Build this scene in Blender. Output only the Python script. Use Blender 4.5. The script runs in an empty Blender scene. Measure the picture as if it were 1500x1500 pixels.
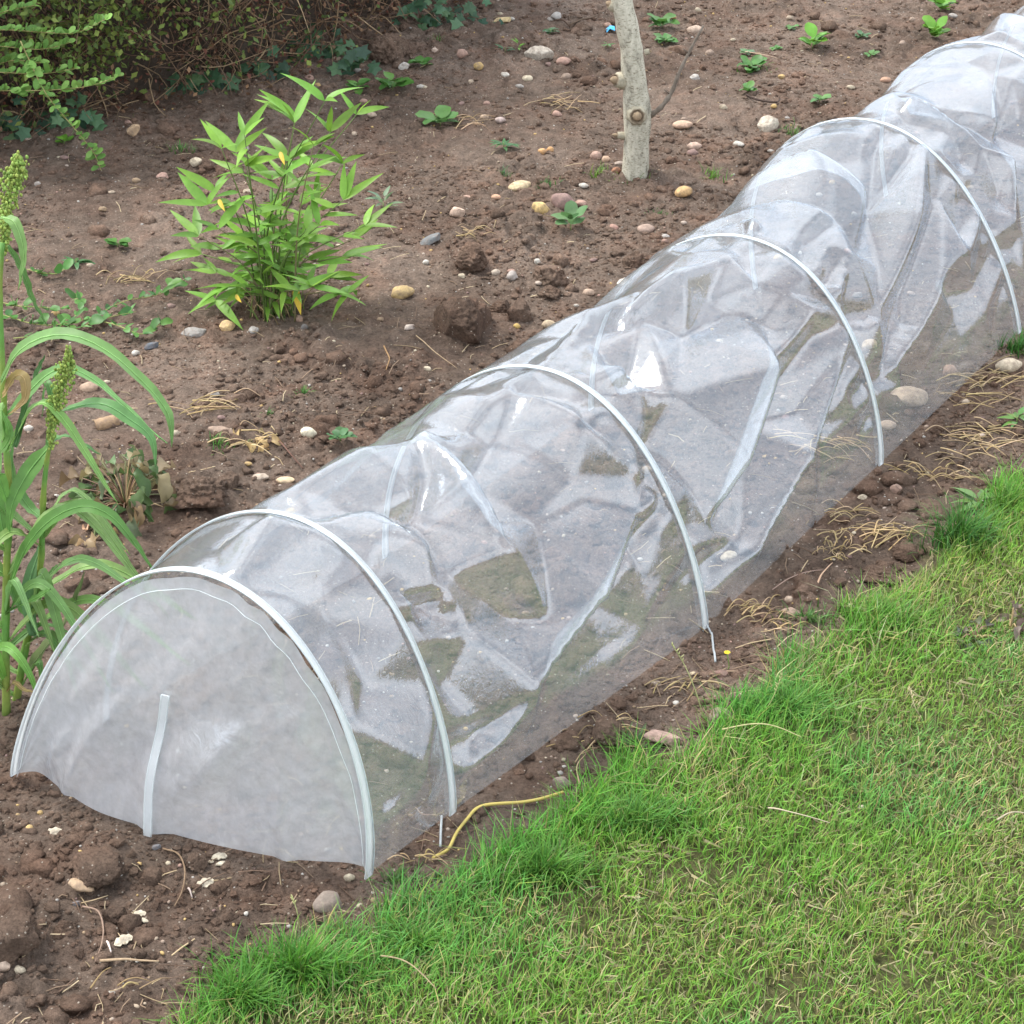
import bpy, bmesh, math, random
import numpy as np
from math import sin, cos, pi, radians, sqrt, exp
from mathutils import Vector, Matrix, Quaternion

# ------------------------------------------------------------------ camera, world, sun, exposure
SC = bpy.context.scene
COL = SC.collection
F_PX, CAM_H, PITCH = 3000.0, 1.8894, 0.52417          # focal length in photo pixels (1500 wide), height, downward tilt
cam_d = bpy.data.cameras.new('camera')
cam = bpy.data.objects.new('camera', cam_d); COL.objects.link(cam)
cam.location = (0, 0, CAM_H); cam.rotation_euler = (pi/2 - PITCH, 0, 0)
cam_d.sensor_width = 36.0; cam_d.lens = F_PX/1500*36.0; cam_d.clip_start = 0.05; cam_d.clip_end = 400
SC.camera = cam

SUN_EL, SUN_AZ = radians(58), radians(-60)            # high soft sun behind thin cloud, from the left and behind the bed
world = bpy.data.worlds.new('World'); SC.world = world; world.use_nodes = True
wn = world.node_tree; wn.nodes.clear()
w_out = wn.nodes.new('ShaderNodeOutputWorld'); w_bg = wn.nodes.new('ShaderNodeBackground')
w_sky = wn.nodes.new('ShaderNodeTexSky'); w_sky.sky_type = 'NISHITA'; w_sky.sun_disc = False
w_sky.sun_elevation = SUN_EL; w_sky.sun_rotation = SUN_AZ; w_sky.dust_density = 4.0; w_sky.air_density = 1.0
w_tc = wn.nodes.new('ShaderNodeTexCoord')
w_no = wn.nodes.new('ShaderNodeTexNoise'); w_no.inputs['Scale'].default_value = 1.9; w_no.inputs['Detail'].default_value = 4
w_mr = wn.nodes.new('ShaderNodeValToRGB')
w_mr.color_ramp.elements[0].position = 0.36; w_mr.color_ramp.elements[0].color = (0.34, 0.39, 0.47, 1)
w_mr.color_ramp.elements[1].position = 0.62; w_mr.color_ramp.elements[1].color = (1.15, 1.19, 1.25, 1)
w_sc = wn.nodes.new('ShaderNodeVectorMath'); w_sc.operation = 'SCALE'; w_sc.inputs['Scale'].default_value = 11.0
w_mix = wn.nodes.new('ShaderNodeMix'); w_mix.data_type = 'RGBA'; w_mix.inputs['Factor'].default_value = 0.80   # cloud cover
L_ = wn.links.new
L_(w_tc.outputs['Generated'], w_no.inputs['Vector']); L_(w_no.outputs['Fac'], w_mr.inputs['Fac'])
L_(w_mr.outputs['Color'], w_sc.inputs[0]); L_(w_sky.outputs['Color'], w_mix.inputs['A']); L_(w_sc.outputs[0], w_mix.inputs['B'])
L_(w_mix.outputs['Result'], w_bg.inputs['Color']); w_bg.inputs['Strength'].default_value = 0.09
L_(w_bg.outputs['Background'], w_out.inputs['Surface'])

sun_d = bpy.data.lights.new('sun', 'SUN'); sun_d.energy = 1.5; sun_d.angle = radians(20); sun_d.color = (1.0, 0.965, 0.91)
sun = bpy.data.objects.new('sun', sun_d); COL.objects.link(sun)
sd = Vector((sin(SUN_AZ)*cos(SUN_EL), cos(SUN_AZ)*cos(SUN_EL), sin(SUN_EL)))
sun.location = sd*20; sun.rotation_euler = (-sd).to_track_quat('-Z', 'Y').to_euler()

SC.view_settings.view_transform = 'Standard'; SC.view_settings.look = 'None'
SC.view_settings.exposure = 1.46; SC.view_settings.gamma = 1.0
SC.render.engine = 'CYCLES'
SC.cycles.max_bounces = 10; SC.cycles.transparent_max_bounces = 24; SC.cycles.diffuse_bounces = 3
SC.cycles.glossy_bounces = 3; SC.cycles.caustics_reflective = False; SC.cycles.caustics_refractive = False
SC.cycles.use_denoising = True

# ------------------------------------------------------------------ pixel to place
def ray(u, v):
    a = (u-750)/F_PX; b = -(v-750)/F_PX
    return np.array([a, cos(PITCH)+b*sin(PITCH), -sin(PITCH)+b*cos(PITCH)])
def G(u, v, z=0.0):                                    # point on the ground seen at a photo pixel
    d = ray(u, v); return np.array([0, 0, CAM_H]) + d*((z-CAM_H)/d[2])
def AT(u, v, y):                                       # point seen at a photo pixel at a known distance y
    d = ray(u, v); return np.array([0, 0, CAM_H]) + d*(y/d[1])
def PPM(y, z=0.0):                                     # photo pixels per metre at a place
    return F_PX/(y*cos(PITCH) - (z-CAM_H)*sin(PITCH))

rng = np.random.default_rng(11); random.seed(5)

# ------------------------------------------------------------------ noise
def _h(ix, iy, iz, seed):
    n = (ix.astype(np.int64)*374761393 + iy.astype(np.int64)*668265263 + iz*1274126177 + seed*974711) & 0xFFFFFFFF
    n = ((n ^ (n >> 13))*1274126177) & 0xFFFFFFFF
    n = ((n ^ (n >> 16))*2246822519) & 0xFFFFFFFF
    return ((n ^ (n >> 15)) & 0xFFFFFF)/float(0xFFFFFF)
def vn2(x, y, seed=0):
    ix = np.floor(x); iy = np.floor(y); fx = x-ix; fy = y-iy
    fx = fx*fx*(3-2*fx); fy = fy*fy*(3-2*fy)
    a = _h(ix, iy, 0, seed); b = _h(ix+1, iy, 0, seed); c = _h(ix, iy+1, 0, seed); d = _h(ix+1, iy+1, 0, seed)
    return (a*(1-fx)+b*fx)*(1-fy) + (c*(1-fx)+d*fx)*fy
def vn3(x, y, z, seed=0):
    iz = np.floor(z).astype(np.int64); fz = z-iz; fz = fz*fz*(3-2*fz)
    def lay(k):
        ix = np.floor(x); iy = np.floor(y); fx = x-ix; fy = y-iy
        fx = fx*fx*(3-2*fx); fy = fy*fy*(3-2*fy)
        a = _h(ix, iy, k, seed); b = _h(ix+1, iy, k, seed); c = _h(ix, iy+1, k, seed); d = _h(ix+1, iy+1, k, seed)
        return (a*(1-fx)+b*fx)*(1-fy) + (c*(1-fx)+d*fx)*fy
    return lay(iz)*(1-fz) + lay(iz+1)*fz
def worley(x, y, seed=0):                              # distance to nearest and second nearest point
    ix = np.floor(x); iy = np.floor(y); d1 = np.full(x.shape, 9.0); d2 = d1.copy()
    for dx in (-1, 0, 1):
        for dy in (-1, 0, 1):
            cx = ix+dx; cy = iy+dy
            d = (cx+_h(cx, cy, 0, seed)-x)**2 + (cy+_h(cx, cy, 0, seed+77)-y)**2
            d2 = np.minimum(d2, np.maximum(d1, d)); d1 = np.minimum(d1, d)
    return np.sqrt(d1), np.sqrt(d2)

# ------------------------------------------------------------------ lawn edge and soil relief
edge_px = [(265, 1540), (310, 1480), (360, 1445), (455, 1404), (560, 1378), (625, 1330), (685, 1290), (740, 1250), (850, 1187), (922, 1148), (1050, 1098),
           (1100, 1030), (1205, 940), (1295, 892), (1360, 824), (1415, 762), (1465, 724), (1535, 690)]
edge = np.array([G(u, v)[:2] for u, v in edge_px])
d0 = (edge[0]-edge[3]); d0 = d0/np.linalg.norm(d0); d1_ = edge[-1]-edge[-5]; d1_ = d1_/np.linalg.norm(d1_)
edge = np.vstack([edge[0]+d0*40, edge[0]+d0*1.0, edge, edge[-1]+d1_*1.5, edge[-1]+d1_*40])
def lawn_sd(x, y):                                     # signed distance to the lawn edge, positive on the lawn
    x = np.asarray(x, float); y = np.asarray(y, float)
    best = np.full(x.shape, 1e9); sgn = np.ones(x.shape)
    for k in range(len(edge)-1):
        a = edge[k]; b = edge[k+1]; e = b-a; L2 = e@e
        t = np.clip(((x-a[0])*e[0]+(y-a[1])*e[1])/L2, 0, 1)
        dx = x-(a[0]+t*e[0]); dy = y-(a[1]+t*e[1]); d = dx*dx+dy*dy
        s = (e[0]*(y-a[1]) - e[1]*(x-a[0]))
        m = d < best; best = np.where(m, d, best); sgn = np.where(m, np.where(s < 0, 1.0, -1.0), sgn)
    return np.sqrt(best)*sgn
mounds = [(145, 1262, .05, .028), (20, 1375, .06, .03), (300, 725, .06, .02), (690, 385, .05, .012), (690, 480, .12, .018), (800, 420, .09, .014), (560, 75, .09, .03), (370, 740, .05, .012),
          (1170, 880, .05, .01), (890, 1080, .05, .014), (960, 270, .10, .012), (280, 1440, .04, .012), (70, 1010, .12, .012)]
mounds = [(*G(u, v)[:2], r, a) for u, v, r, a in mounds]
def hz(x, y, fine=True):
    x = np.asarray(x, float); y = np.asarray(y, float)
    sd_ = lawn_sd(x, y); lw = np.clip(sd_/0.06+0.5, 0, 1); lw = lw*lw*(3-2*lw)
    z = (vn2(x*2.3, y*2.3, 1)-.5)*.030 + (vn2(x*6, y*6, 2)-.5)*.016
    for mx, my, r, a in mounds: z = z + a*np.exp(-((x-mx)**2+(y-my)**2)/(r*r))
    rough = np.clip((vn2(x*2.6+9, y*2.6, 3)-.30)*2.2, .18, 1.0)
    wx = x + (vn2(x*14, y*14, 4)-.5)*.05; wy = y + (vn2(x*14, y*14, 5)-.5)*.05
    a1, b1 = worley(wx*15, wy*15, 6)
    z1 = np.clip(b1-a1, 0, .5)*.034*(vn2(x*9, y*9, 7) > .42)*np.clip((vn2(x*9, y*9, 7)-.42)*6, 0, 1)
    soil = z1*rough
    if fine:
        a2, b2 = worley(wx*38, wy*38, 8)
        soil = soil + np.clip(.75-a2, 0, 1)*.015*rough*np.clip((vn2(x*21, y*21, 9)-.3)*3, 0, 1)
        soil = soil + (vn2(x*60, y*60, 10)-.5)*.0080 + (vn2(x*120, y*120, 11)-.5)*.0038*(.4+rough)
    return z*(1-lw*.6) + soil*(1-lw) + lw*.016
def hz1(x, y): return float(hz(np.array([x]), np.array([y]))[0])

# ------------------------------------------------------------------ mesh and object helpers
def fast_mesh(name, V, F, smooth=True, colors=None):
    """V (n,3); F = (m,k) int array or list of such arrays; colors (n,3) per vertex"""
    V = np.asarray(V, np.float32); Fs = F if isinstance(F, list) else [F]
    Fs = [np.asarray(f, np.int32) for f in Fs if len(f)]
    me = bpy.data.meshes.new(name)
    me.vertices.add(len(V)); me.vertices.foreach_set('co', V.ravel())
    nl = sum(f.size for f in Fs); npol = sum(len(f) for f in Fs)
    me.loops.add(nl); me.loops.foreach_set('vertex_index', np.concatenate([f.ravel() for f in Fs]))
    me.polygons.add(npol)
    tot = np.concatenate([np.full(len(f), f.shape[1], np.int32) for f in Fs])
    me.polygons.foreach_set('loop_start', (np.cumsum(tot)-tot).astype(np.int32))
    try: me.polygons.foreach_set('loop_total', tot)
    except Exception: pass
    me.polygons.foreach_set('use_smooth', np.full(npol, smooth))
    if colors is not None:
        at = me.color_attributes.new('col', 'FLOAT_COLOR', 'POINT')
        c = np.ones((len(V), 4), np.float32); c[:, :3] = colors; at.data.foreach_set('color', c.ravel())
    me.update(calc_edges=True); me.validate()
    return me
def obj(name, me, mat=None, parent=None, loc=(0, 0, 0), color=None):
    o = bpy.data.objects.new(name, me); COL.objects.link(o)
    if mat is not None and len(me.materials) == 0: me.materials.append(mat)
    if parent is not None: o.parent = parent
    o.location = loc
    if color is not None: o.color = (*color, 1)
    return o
def tag(o, label=None, cat=None, group=None, kind=None):
    if label: o['label'] = label
    if cat: o['category'] = cat
    if group: o['group'] = group
    if kind: o['kind'] = kind
    return o
def thing(name, label, cat, loc=(0, 0, 0), group=None):
    o = bpy.data.objects.new(name, None); COL.objects.link(o); o.location = tuple(loc); o.empty_display_size = .05
    return tag(o, label, cat, group)
class MB:                                              # collects pieces into one mesh
    def __init__(s): s.V = []; s.Q = []; s.T = []; s.C = []; s.n = 0
    def add(s, V, Q=None, T=None, C=None):
        V = np.asarray(V, float).reshape(-1, 3)
        if Q is not None and len(Q): s.Q.append(np.asarray(Q).reshape(-1, 4)+s.n)
        if T is not None and len(T): s.T.append(np.asarray(T).reshape(-1, 3)+s.n)
        s.V.append(V); s.n += len(V)
        if C is not None: s.C.append(np.broadcast_to(np.asarray(C, float), (len(V), 3)))
    def mesh(s, name, smooth=True):
        F = []
        if s.Q: F.append(np.concatenate(s.Q))
        if s.T: F.append(np.concatenate(s.T))
        return fast_mesh(name, np.concatenate(s.V), F, smooth, np.concatenate(s.C) if s.C else None)
def spline(P, n):                                      # Catmull-Rom through points
    P = np.asarray(P, float)
    if len(P) == 2: t = np.linspace(0, 1, n)[:, None]; return P[0]*(1-t)+P[1]*t
    Q = np.vstack([2*P[0]-P[1], P, 2*P[-1]-P[-2]]); m = len(P)-1
    t = np.linspace(0, m-1e-6, n); k = t.astype(int); f = (t-k)[:, None]
    a, b, c, d = Q[k], Q[k+1], Q[k+2], Q[k+3]
    return .5*((2*b)+(c-a)*f+(2*a-5*b+4*c-d)*f*f+(3*b-a-3*c+d)*f**3)
def tube(mb, P, r, n=6, C=None, caps=True):
    P = np.asarray(P, float); m = len(P); r = np.broadcast_to(np.asarray(r, float), (m,))
    T = np.gradient(P, axis=0); T /= np.linalg.norm(T, axis=1)[:, None]+1e-12
    up = np.array([0, 0, 1.0]) if abs(T[0, 2]) < .9 else np.array([1.0, 0, 0])
    V = []
    for k in range(m):
        a = np.cross(T[k], up); a /= np.linalg.norm(a)+1e-12; b = np.cross(a, T[k]); up = b
        th = np.arange(n)*2*pi/n
        V.append(P[k]+r[k]*(np.cos(th)[:, None]*a+np.sin(th)[:, None]*b))
    V = np.concatenate(V); Q = []
    for k in range(m-1):
        for j in range(n):
            Q.append((k*n+j, k*n+(j+1) % n, (k+1)*n+(j+1) % n, (k+1)*n+j))
    T_ = []
    if caps:
        V = np.vstack([V, P[0], P[-1]]); c0 = m*n
        for j in range(n):
            T_.append((c0, (j+1) % n, j)); T_.append((c0+1, (m-1)*n+j, (m-1)*n+(j+1) % n))
    if C is not None: C = np.broadcast_to(C, (len(V), 3))
    mb.add(V, Q, T_, C)
def frame(d, up=(0, 0, 1)):
    d = np.asarray(d, float); d = d/np.linalg.norm(d); s = np.cross(up, d)
    if np.linalg.norm(s) < 1e-4: s = np.cross((1, 0, 0), d)
    s /= np.linalg.norm(s); n = np.cross(d, s); return d, s, n
def mat4(loc, d, up=(0, 0, 1), scale=(1, 1, 1)):       # local x along d, z towards up
    x, y, z = frame(d, up)
    M = Matrix(((x[0]*scale[0], y[0]*scale[1], z[0]*scale[2], loc[0]), (x[1]*scale[0], y[1]*scale[1], z[1]*scale[2], loc[1]),
                (x[2]*scale[0], y[2]*scale[1], z[2]*scale[2], loc[2]), (0, 0, 0, 1)))
    return M

# ------------------------------------------------------------------ materials
def new_mat(name):
    m = bpy.data.materials.new(name); m.use_nodes = True; m.node_tree.nodes.clear(); return m, m.node_tree
def nd(t, typ, **kw):
    n = t.nodes.new(typ)
    for k, v in kw.items():
        if hasattr(n, k): setattr(n, k, v)
        else: n.inputs[k].default_value = v
    return n
def basic(name, color=None, rough=.8, src=None, var=.25, scale=60, bump=.0, bscale=200, spec=.3, transl=0.0, dust=None):
    """src: None (fixed colour), 'obj' (object colour), 'col' (colour attribute). var: noise brightness variation"""
    m, t = new_mat(name); L = t.links.new
    out = nd(t, 'ShaderNodeOutputMaterial'); p = nd(t, 'ShaderNodeBsdfPrincipled', Roughness=rough)
    p.inputs['Specular IOR Level'].default_value = spec
    tc = nd(t, 'ShaderNodeTexCoord'); geo = nd(t, 'ShaderNodeNewGeometry')
    if src == 'obj': c = nd(t, 'ShaderNodeObjectInfo').outputs['Color']
    elif src == 'col': a = nd(t, 'ShaderNodeVertexColor', layer_name='col'); c = a.outputs['Color']
    else: a = nd(t, 'ShaderNodeRGB'); a.outputs[0].default_value = (*color, 1); c = a.outputs[0]
    no = nd(t, 'ShaderNodeTexNoise', Scale=scale, Detail=4.0, Roughness=.65)
    L(geo.outputs['Position'], no.inputs['Vector'])
    mr = nd(t, 'ShaderNodeMapRange'); mr.inputs['From Min'].default_value = .3; mr.inputs['From Max'].default_value = .7
    mr.inputs['To Min'].default_value = 1-var; mr.inputs['To Max'].default_value = 1+var; L(no.outputs['Fac'], mr.inputs['Value'])
    mul = nd(t, 'ShaderNodeVectorMath', operation='SCALE'); L(c, mul.inputs[0]); L(mr.outputs['Result'], mul.inputs['Scale'])
    c = mul.outputs[0]
    if dust:                                           # earth clinging in patches
        dn = nd(t, 'ShaderNodeTexNoise', Scale=75.0, Detail=5.0, Roughness=.7); L(geo.outputs['Position'], dn.inputs['Vector'])
        dr = nd(t, 'ShaderNodeMapRange'); dr.inputs['From Min'].default_value = .44; dr.inputs['From Max'].default_value = .66; dr.inputs['To Max'].default_value = dust; L(dn.outputs['Fac'], dr.inputs['Value'])
        dm = nd(t, 'ShaderNodeMix', data_type='RGBA'); L(dr.outputs['Result'], dm.inputs['Factor']); L(c, dm.inputs['A']); dm.inputs['B'].default_value = (.19, .14, .108, 1); c = dm.outputs['Result']
    L(c, p.inputs['Base Color'])
    if bump:
        bn = nd(t, 'ShaderNodeTexNoise', Scale=bscale, Detail=5.0, Roughness=.7); L(geo.outputs['Position'], bn.inputs['Vector'])
        b = nd(t, 'ShaderNodeBump', Strength=bump, Distance=.004); L(bn.outputs['Fac'], b.inputs['Height']); L(b.outputs['Normal'], p.inputs['Normal'])
    sh = p.outputs[0]
    if transl:
        tr = nd(t, 'ShaderNodeBsdfTranslucent'); L(c, tr.inputs['Color'])
        mx = nd(t, 'ShaderNodeMixShader', Fac=transl); L(sh, mx.inputs[1]); L(tr.outputs[0], mx.inputs[2]); sh = mx.outputs[0]
    L(sh, out.inputs['Surface'])
    return m
M_leaf = basic('leaf_green', src='obj', rough=.45, var=.16, scale=35, spec=.35, transl=.30)
M_blade = basic('grass_blade', src='col', rough=.5, var=.12, scale=25, spec=.3, transl=.28)
M_foliage = basic('small_foliage', src='col', rough=.6, var=.2, scale=30, spec=.25, transl=.22)
M_twig = basic('twig_bark', src='col', rough=.9, var=.3, scale=90, bump=.3, bscale=400)
M_straw = basic('dry_straw', src='col', rough=.75, var=.2, scale=120, spec=.2, transl=.1)
M_stone = basic('pebble_stone', src='obj', rough=.8, var=.24, scale=110, bump=.4, bscale=260, spec=.25, dust=.65)
M_gravel = basic('gravel_stone', src='col', rough=.8, var=.2, scale=150, spec=.25)
M_stem = basic('plant_stem', src='col', rough=.55, var=.15, scale=60, spec=.3)
M_seed = basic('seed_head', src='col', rough=.7, var=.25, scale=300, spec=.2, transl=.15)
M_cord = basic('cord_plastic', color=(.58, .46, .13), rough=.5, var=.12, scale=50, bump=.2, bscale=500)
M_scrap = basic('scrap_plastic', src='obj', rough=.45, var=.12, scale=80)

def soil_material(name, lawn=True, tone=(1, 1, 1)):
    m, t = new_mat(name); L = t.links.new
    out = nd(t, 'ShaderNodeOutputMaterial'); p = nd(t, 'ShaderNodeBsdfPrincipled', Roughness=.95); p.inputs['Specular IOR Level'].default_value = .15
    geo = nd(t, 'ShaderNodeNewGeometry'); pos = geo.outputs['Position']
    def noise(s, d=4, r=.6):
        n = nd(t, 'ShaderNodeTexNoise', Scale=s, Detail=float(d), Roughness=r); L(pos, n.inputs['Vector']); return n.outputs['Fac']
    def ramp(fac, stops):
        r = nd(t, 'ShaderNodeValToRGB'); e = r.color_ramp.elements
        e[0].position, e[0].color = stops[0][0], (*stops[0][1], 1); e[1].position, e[1].color = stops[-1][0], (*stops[-1][1], 1)
        for s, c in stops[1:-1]: k = e.new(s); k.color = (*c, 1)
        L(fac, r.inputs['Fac']); return r.outputs['Color']
    def mix(f, a, b, mode='MIX'):
        n = nd(t, 'ShaderNodeMix', data_type='RGBA', blend_type=mode)
        if isinstance(f, float): n.inputs['Factor'].default_value = f
        else: L(f, n.inputs['Factor'])
        L(a, n.inputs['A']); L(b, n.inputs['B']); return n.outputs['Result']
    tn = lambda c: tuple(a*b for a, b in zip(c, tone))
    big = ramp(noise(2.1, 3), [(.30, tn((.140, .101, .077))), (.5, tn((.200, .148, .114))), (.72, tn((.282, .216, .170)))])
    mid = ramp(noise(24, 5, .7), [(.30, (.55, .55, .55)), (.5, (.95, .95, .95)), (.72, (1.28, 1.26, 1.24))])
    c = mix(1.0, big, mid, 'MULTIPLY')
    fine = ramp(noise(170, 4, .75), [(.30, (.60, .58, .57)), (.5, (1, 1, 1)), (.70, (1.35, 1.33, 1.3))])
    c = mix(1.0, c, fine, 'MULTIPLY')
    red = ramp(noise(7, 3), [(.45, (1, 1, 1)), (.65, (1.06, .96, .92))]); c = mix(1.0, c, red, 'MULTIPLY')
    vo = nd(t, 'ShaderNodeTexVoronoi', Scale=150.0); L(pos, vo.inputs['Vector'])
    sp = nd(t, 'ShaderNodeMath', operation='LESS_THAN'); L(vo.outputs['Distance'], sp.inputs[0]); sp.inputs[1].default_value = .22
    sep = nd(t, 'ShaderNodeSeparateColor'); L(vo.outputs['Color'], sep.inputs['Color'])
    g2 = nd(t, 'ShaderNodeMath', operation='GREATER_THAN'); L(sep.outputs['Red'], g2.inputs[0]); g2.inputs[1].default_value = .86
    mm = nd(t, 'ShaderNodeMath', operation='MULTIPLY'); L(sp.outputs[0], mm.inputs[0]); L(g2.outputs[0], mm.inputs[1])
    grit = nd(t, 'ShaderNodeRGB'); grit.outputs[0].default_value = (.42, .36, .29, 1)
    c = mix(mm.outputs[0], c, grit.outputs[0])
    if lawn:
        a = nd(t, 'ShaderNodeVertexColor', layer_name='col'); th = ramp(noise(70, 5, .7), [(.3, (.05, .05, .02)), (.5, (.11, .11, .045)), (.72, (.22, .20, .09))])
        sp2 = nd(t, 'ShaderNodeSeparateColor'); L(a.outputs['Color'], sp2.inputs['Color']); c = mix(sp2.outputs['Red'], c, th)
    L(c, p.inputs['Base Color'])
    b1 = nd(t, 'ShaderNodeBump', Strength=1.0, Distance=.011); L(noise(130, 6, .72), b1.inputs['Height'])
    b2 = nd(t, 'ShaderNodeBump', Strength=.7, Distance=.004); L(noise(420, 4, .7), b2.inputs['Height']); L(b1.outputs['Normal'], b2.inputs['Normal'])
    L(b2.outputs['Normal'], p.inputs['Normal']); L(p.outputs[0], out.inputs['Surface'])
    return m
M_soil = soil_material('bed_soil'); M_clod = soil_material('clod_soil', False, (1.05, .99, .95))

# ------------------------------------------------------------------ ground
def axis(lo, hi, step, far):
    a = list(np.arange(lo, hi+1e-6, step)); s = step
    while a[-1] < far: s *= 1.35; a.append(a[-1]+s)
    s = step
    while a[0] > -far: s *= 1.35; a.insert(0, a[0]-s)
    return np.array(a)
gx = axis(-2.0, 2.0, .0085, 150); gy = axis(1.7, 6.9, .0085, 150)
XX, YY = np.meshgrid(gx, gy); 
ZZ = hz(XX.ravel(), YY.ravel()).reshape(XX.shape)
nx_, ny_ = len(gx), len(gy)
ii = (np.arange(ny_-1)[:, None]*nx_+np.arange(nx_-1)[None]).ravel()
lm = np.clip(lawn_sd(XX.ravel(), YY.ravel())/.05+.3+ (vn2(XX.ravel()*30, YY.ravel()*30, 40)-.5)*1.2, 0, 1)
ground = obj('ground', fast_mesh('ground', np.stack([XX.ravel(), YY.ravel(), ZZ.ravel()], 1), np.stack([ii, ii+1, ii+1+nx_, ii+nx_], 1), True,
                                 np.stack([lm, lm, lm], 1)), M_soil)
tag(ground, 'bare brown soil bed running up to the edge of the lawn', 'ground', kind='structure')
# ------------------------------------------------------------------ plastic film
def film_material(name, haze, tint=(.86, .90, .96), ior=1.7, rough=.07, back=.45, bump=.10, bscale=28.0, transp=(.965, .972, .98), mott=.18, mscale=7.0):
    m, t = new_mat(name); L = t.links.new
    out = nd(t, 'ShaderNodeOutputMaterial'); geo = nd(t, 'ShaderNodeNewGeometry')
    mp = nd(t, 'ShaderNodeMapping'); mp.inputs['Scale'].default_value = (1, 1, .45); L(geo.outputs['Position'], mp.inputs['Vector'])
    n1 = nd(t, 'ShaderNodeTexNoise', Scale=bscale, Detail=4.0, Roughness=.6, Distortion=.8); L(mp.outputs[0], n1.inputs['Vector'])
    b = nd(t, 'ShaderNodeBump', Strength=bump, Distance=.02); L(n1.outputs['Fac'], b.inputs['Height'])
    tr = nd(t, 'ShaderNodeBsdfTransparent'); tr.inputs['Color'].default_value = (*transp, 1)
    df = nd(t, 'ShaderNodeBsdfDiffuse'); df.inputs['Color'].default_value = (*tint, 1); L(b.outputs[0], df.inputs['Normal'])
    tl = nd(t, 'ShaderNodeBsdfTranslucent'); tl.inputs['Color'].default_value = (*tint, 1); L(b.outputs[0], tl.inputs['Normal'])
    hz_ = nd(t, 'ShaderNodeMixShader', Fac=back); L(df.outputs[0], hz_.inputs[1]); L(tl.outputs[0], hz_.inputs[2])
    n2 = nd(t, 'ShaderNodeTexNoise', Scale=mscale, Detail=6.0, Roughness=.65); L(geo.outputs['Position'], n2.inputs['Vector'])
    mr = nd(t, 'ShaderNodeMapRange'); mr.inputs['From Min'].default_value = .3; mr.inputs['From Max'].default_value = .7
    mr.inputs['To Min'].default_value = haze*(1-mott); mr.inputs['To Max'].default_value = haze*(1+mott); L(n2.outputs['Fac'], mr.inputs['Value'])
    m1 = nd(t, 'ShaderNodeMixShader'); L(mr.outputs[0], m1.inputs['Fac']); L(tr.outputs[0], m1.inputs[1]); L(hz_.outputs[0], m1.inputs[2])
    lw = nd(t, 'ShaderNodeLayerWeight', Blend=.5); L(b.outputs[0], lw.inputs['Normal'])      # both faces of a thin sheet: r = 2R/(1+R)
    pw = nd(t, 'ShaderNodeMath', operation='POWER'); L(lw.outputs['Facing'], pw.inputs[0]); pw.inputs[1].default_value = 5.0
    r0 = ((ior-1)/(ior+1))**2; r0 = 2*r0/(1+r0)
    fr = nd(t, 'ShaderNodeMath', operation='MULTIPLY_ADD'); L(pw.outputs[0], fr.inputs[0]); fr.inputs[1].default_value = 1-r0; fr.inputs[2].default_value = r0
    gl = nd(t, 'ShaderNodeBsdfGlossy', Roughness=rough); gl.inputs['Color'].default_value = (.86, .93, 1, 1); L(b.outputs[0], gl.inputs['Normal'])
    m2 = nd(t, 'ShaderNodeMixShader'); L(fr.outputs[0], m2.inputs['Fac']); L(m1.outputs[0], m2.inputs[1]); L(gl.outputs[0], m2.inputs[2])
    L(m2.outputs[0], out.inputs['Surface'])
    return m
M_film = film_material('clear_film', .165, tint=(.84, .92, .98), ior=1.78, rough=.10, bump=.05, bscale=90.0)
M_panel = film_material('milky_film', .50, tint=(.93, .96, 1.0), bump=.22, bscale=26.0, ior=1.65, rough=.2, mott=.16, mscale=48.0)
M_sleeve = film_material('sleeve_film', .62, tint=(.93, .96, .96), bump=.08, ior=1.45, rough=.35)
M_seam = film_material('seam_film', .85, tint=(.92, .97, .97), bump=.03, ior=1.4)
M_wire = basic('hoop_wire', color=(.80, .83, .82), rough=.4, var=.1)

M_peg = basic('peg_wire', color=(.42, .44, .44), rough=.4, var=.2)
# ------------------------------------------------------------------ tunnel frame: right foot pixel, height, sideways lean
right_px = [(537, 1292), (660, 1200), (1030, 930), (1287, 688), (1490, 495)]
hoop_H = [.441, .444, .422, .414, .424, .408, .42, .42]; hoop_lean = [.066, .044, -.007, -.007, -.080, -.10, -.05, -.03]
hoop_ex = [(1.125, 1.388), (1.323, 1.054), (1.35, .965), (1.244, .843), (1.188, .70), (1.2, .75), (1.2, .85), (1.2, .85)]   # how full each leg bows, right and left
Rf = [G(*p) for p in right_px]
stp = (Rf[4]-Rf[2])/2
for k in range(3): Rf.append(Rf[-1]+stp)
Lf0 = G(25, 1146); HW = np.linalg.norm(Lf0-Rf[0]); nl_ = (Lf0-Rf[0])/HW
def hoop_pt(k, t):                                     # t 0 at the right foot, pi at the left foot
    t = np.asarray(t, float); M = Rf[k]+nl_*HW/2; A = np.array([0, 0, hoop_H[k]])-nl_*hoop_lean[k]
    q = np.clip(t/pi, 0, 1); ex = hoop_ex[k][0]+(hoop_ex[k][1]-hoop_ex[k][0])*q*q*(3-2*q)
    return M - nl_*(HW/2)*np.cos(t)[..., None] + A*(np.clip(np.sin(t), 0, 1)**ex)[..., None]
_tt = np.linspace(0, pi, 2001)
def hoop_arc(k, s):                                    # s in 0..1 by arc length
    P = hoop_pt(k, _tt); d = np.concatenate([[0], np.cumsum(np.linalg.norm(np.diff(P, axis=0), axis=1))])
    return hoop_pt(k, np.interp(np.asarray(s)*d[-1], d, _tt)), d[-1]

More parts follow.
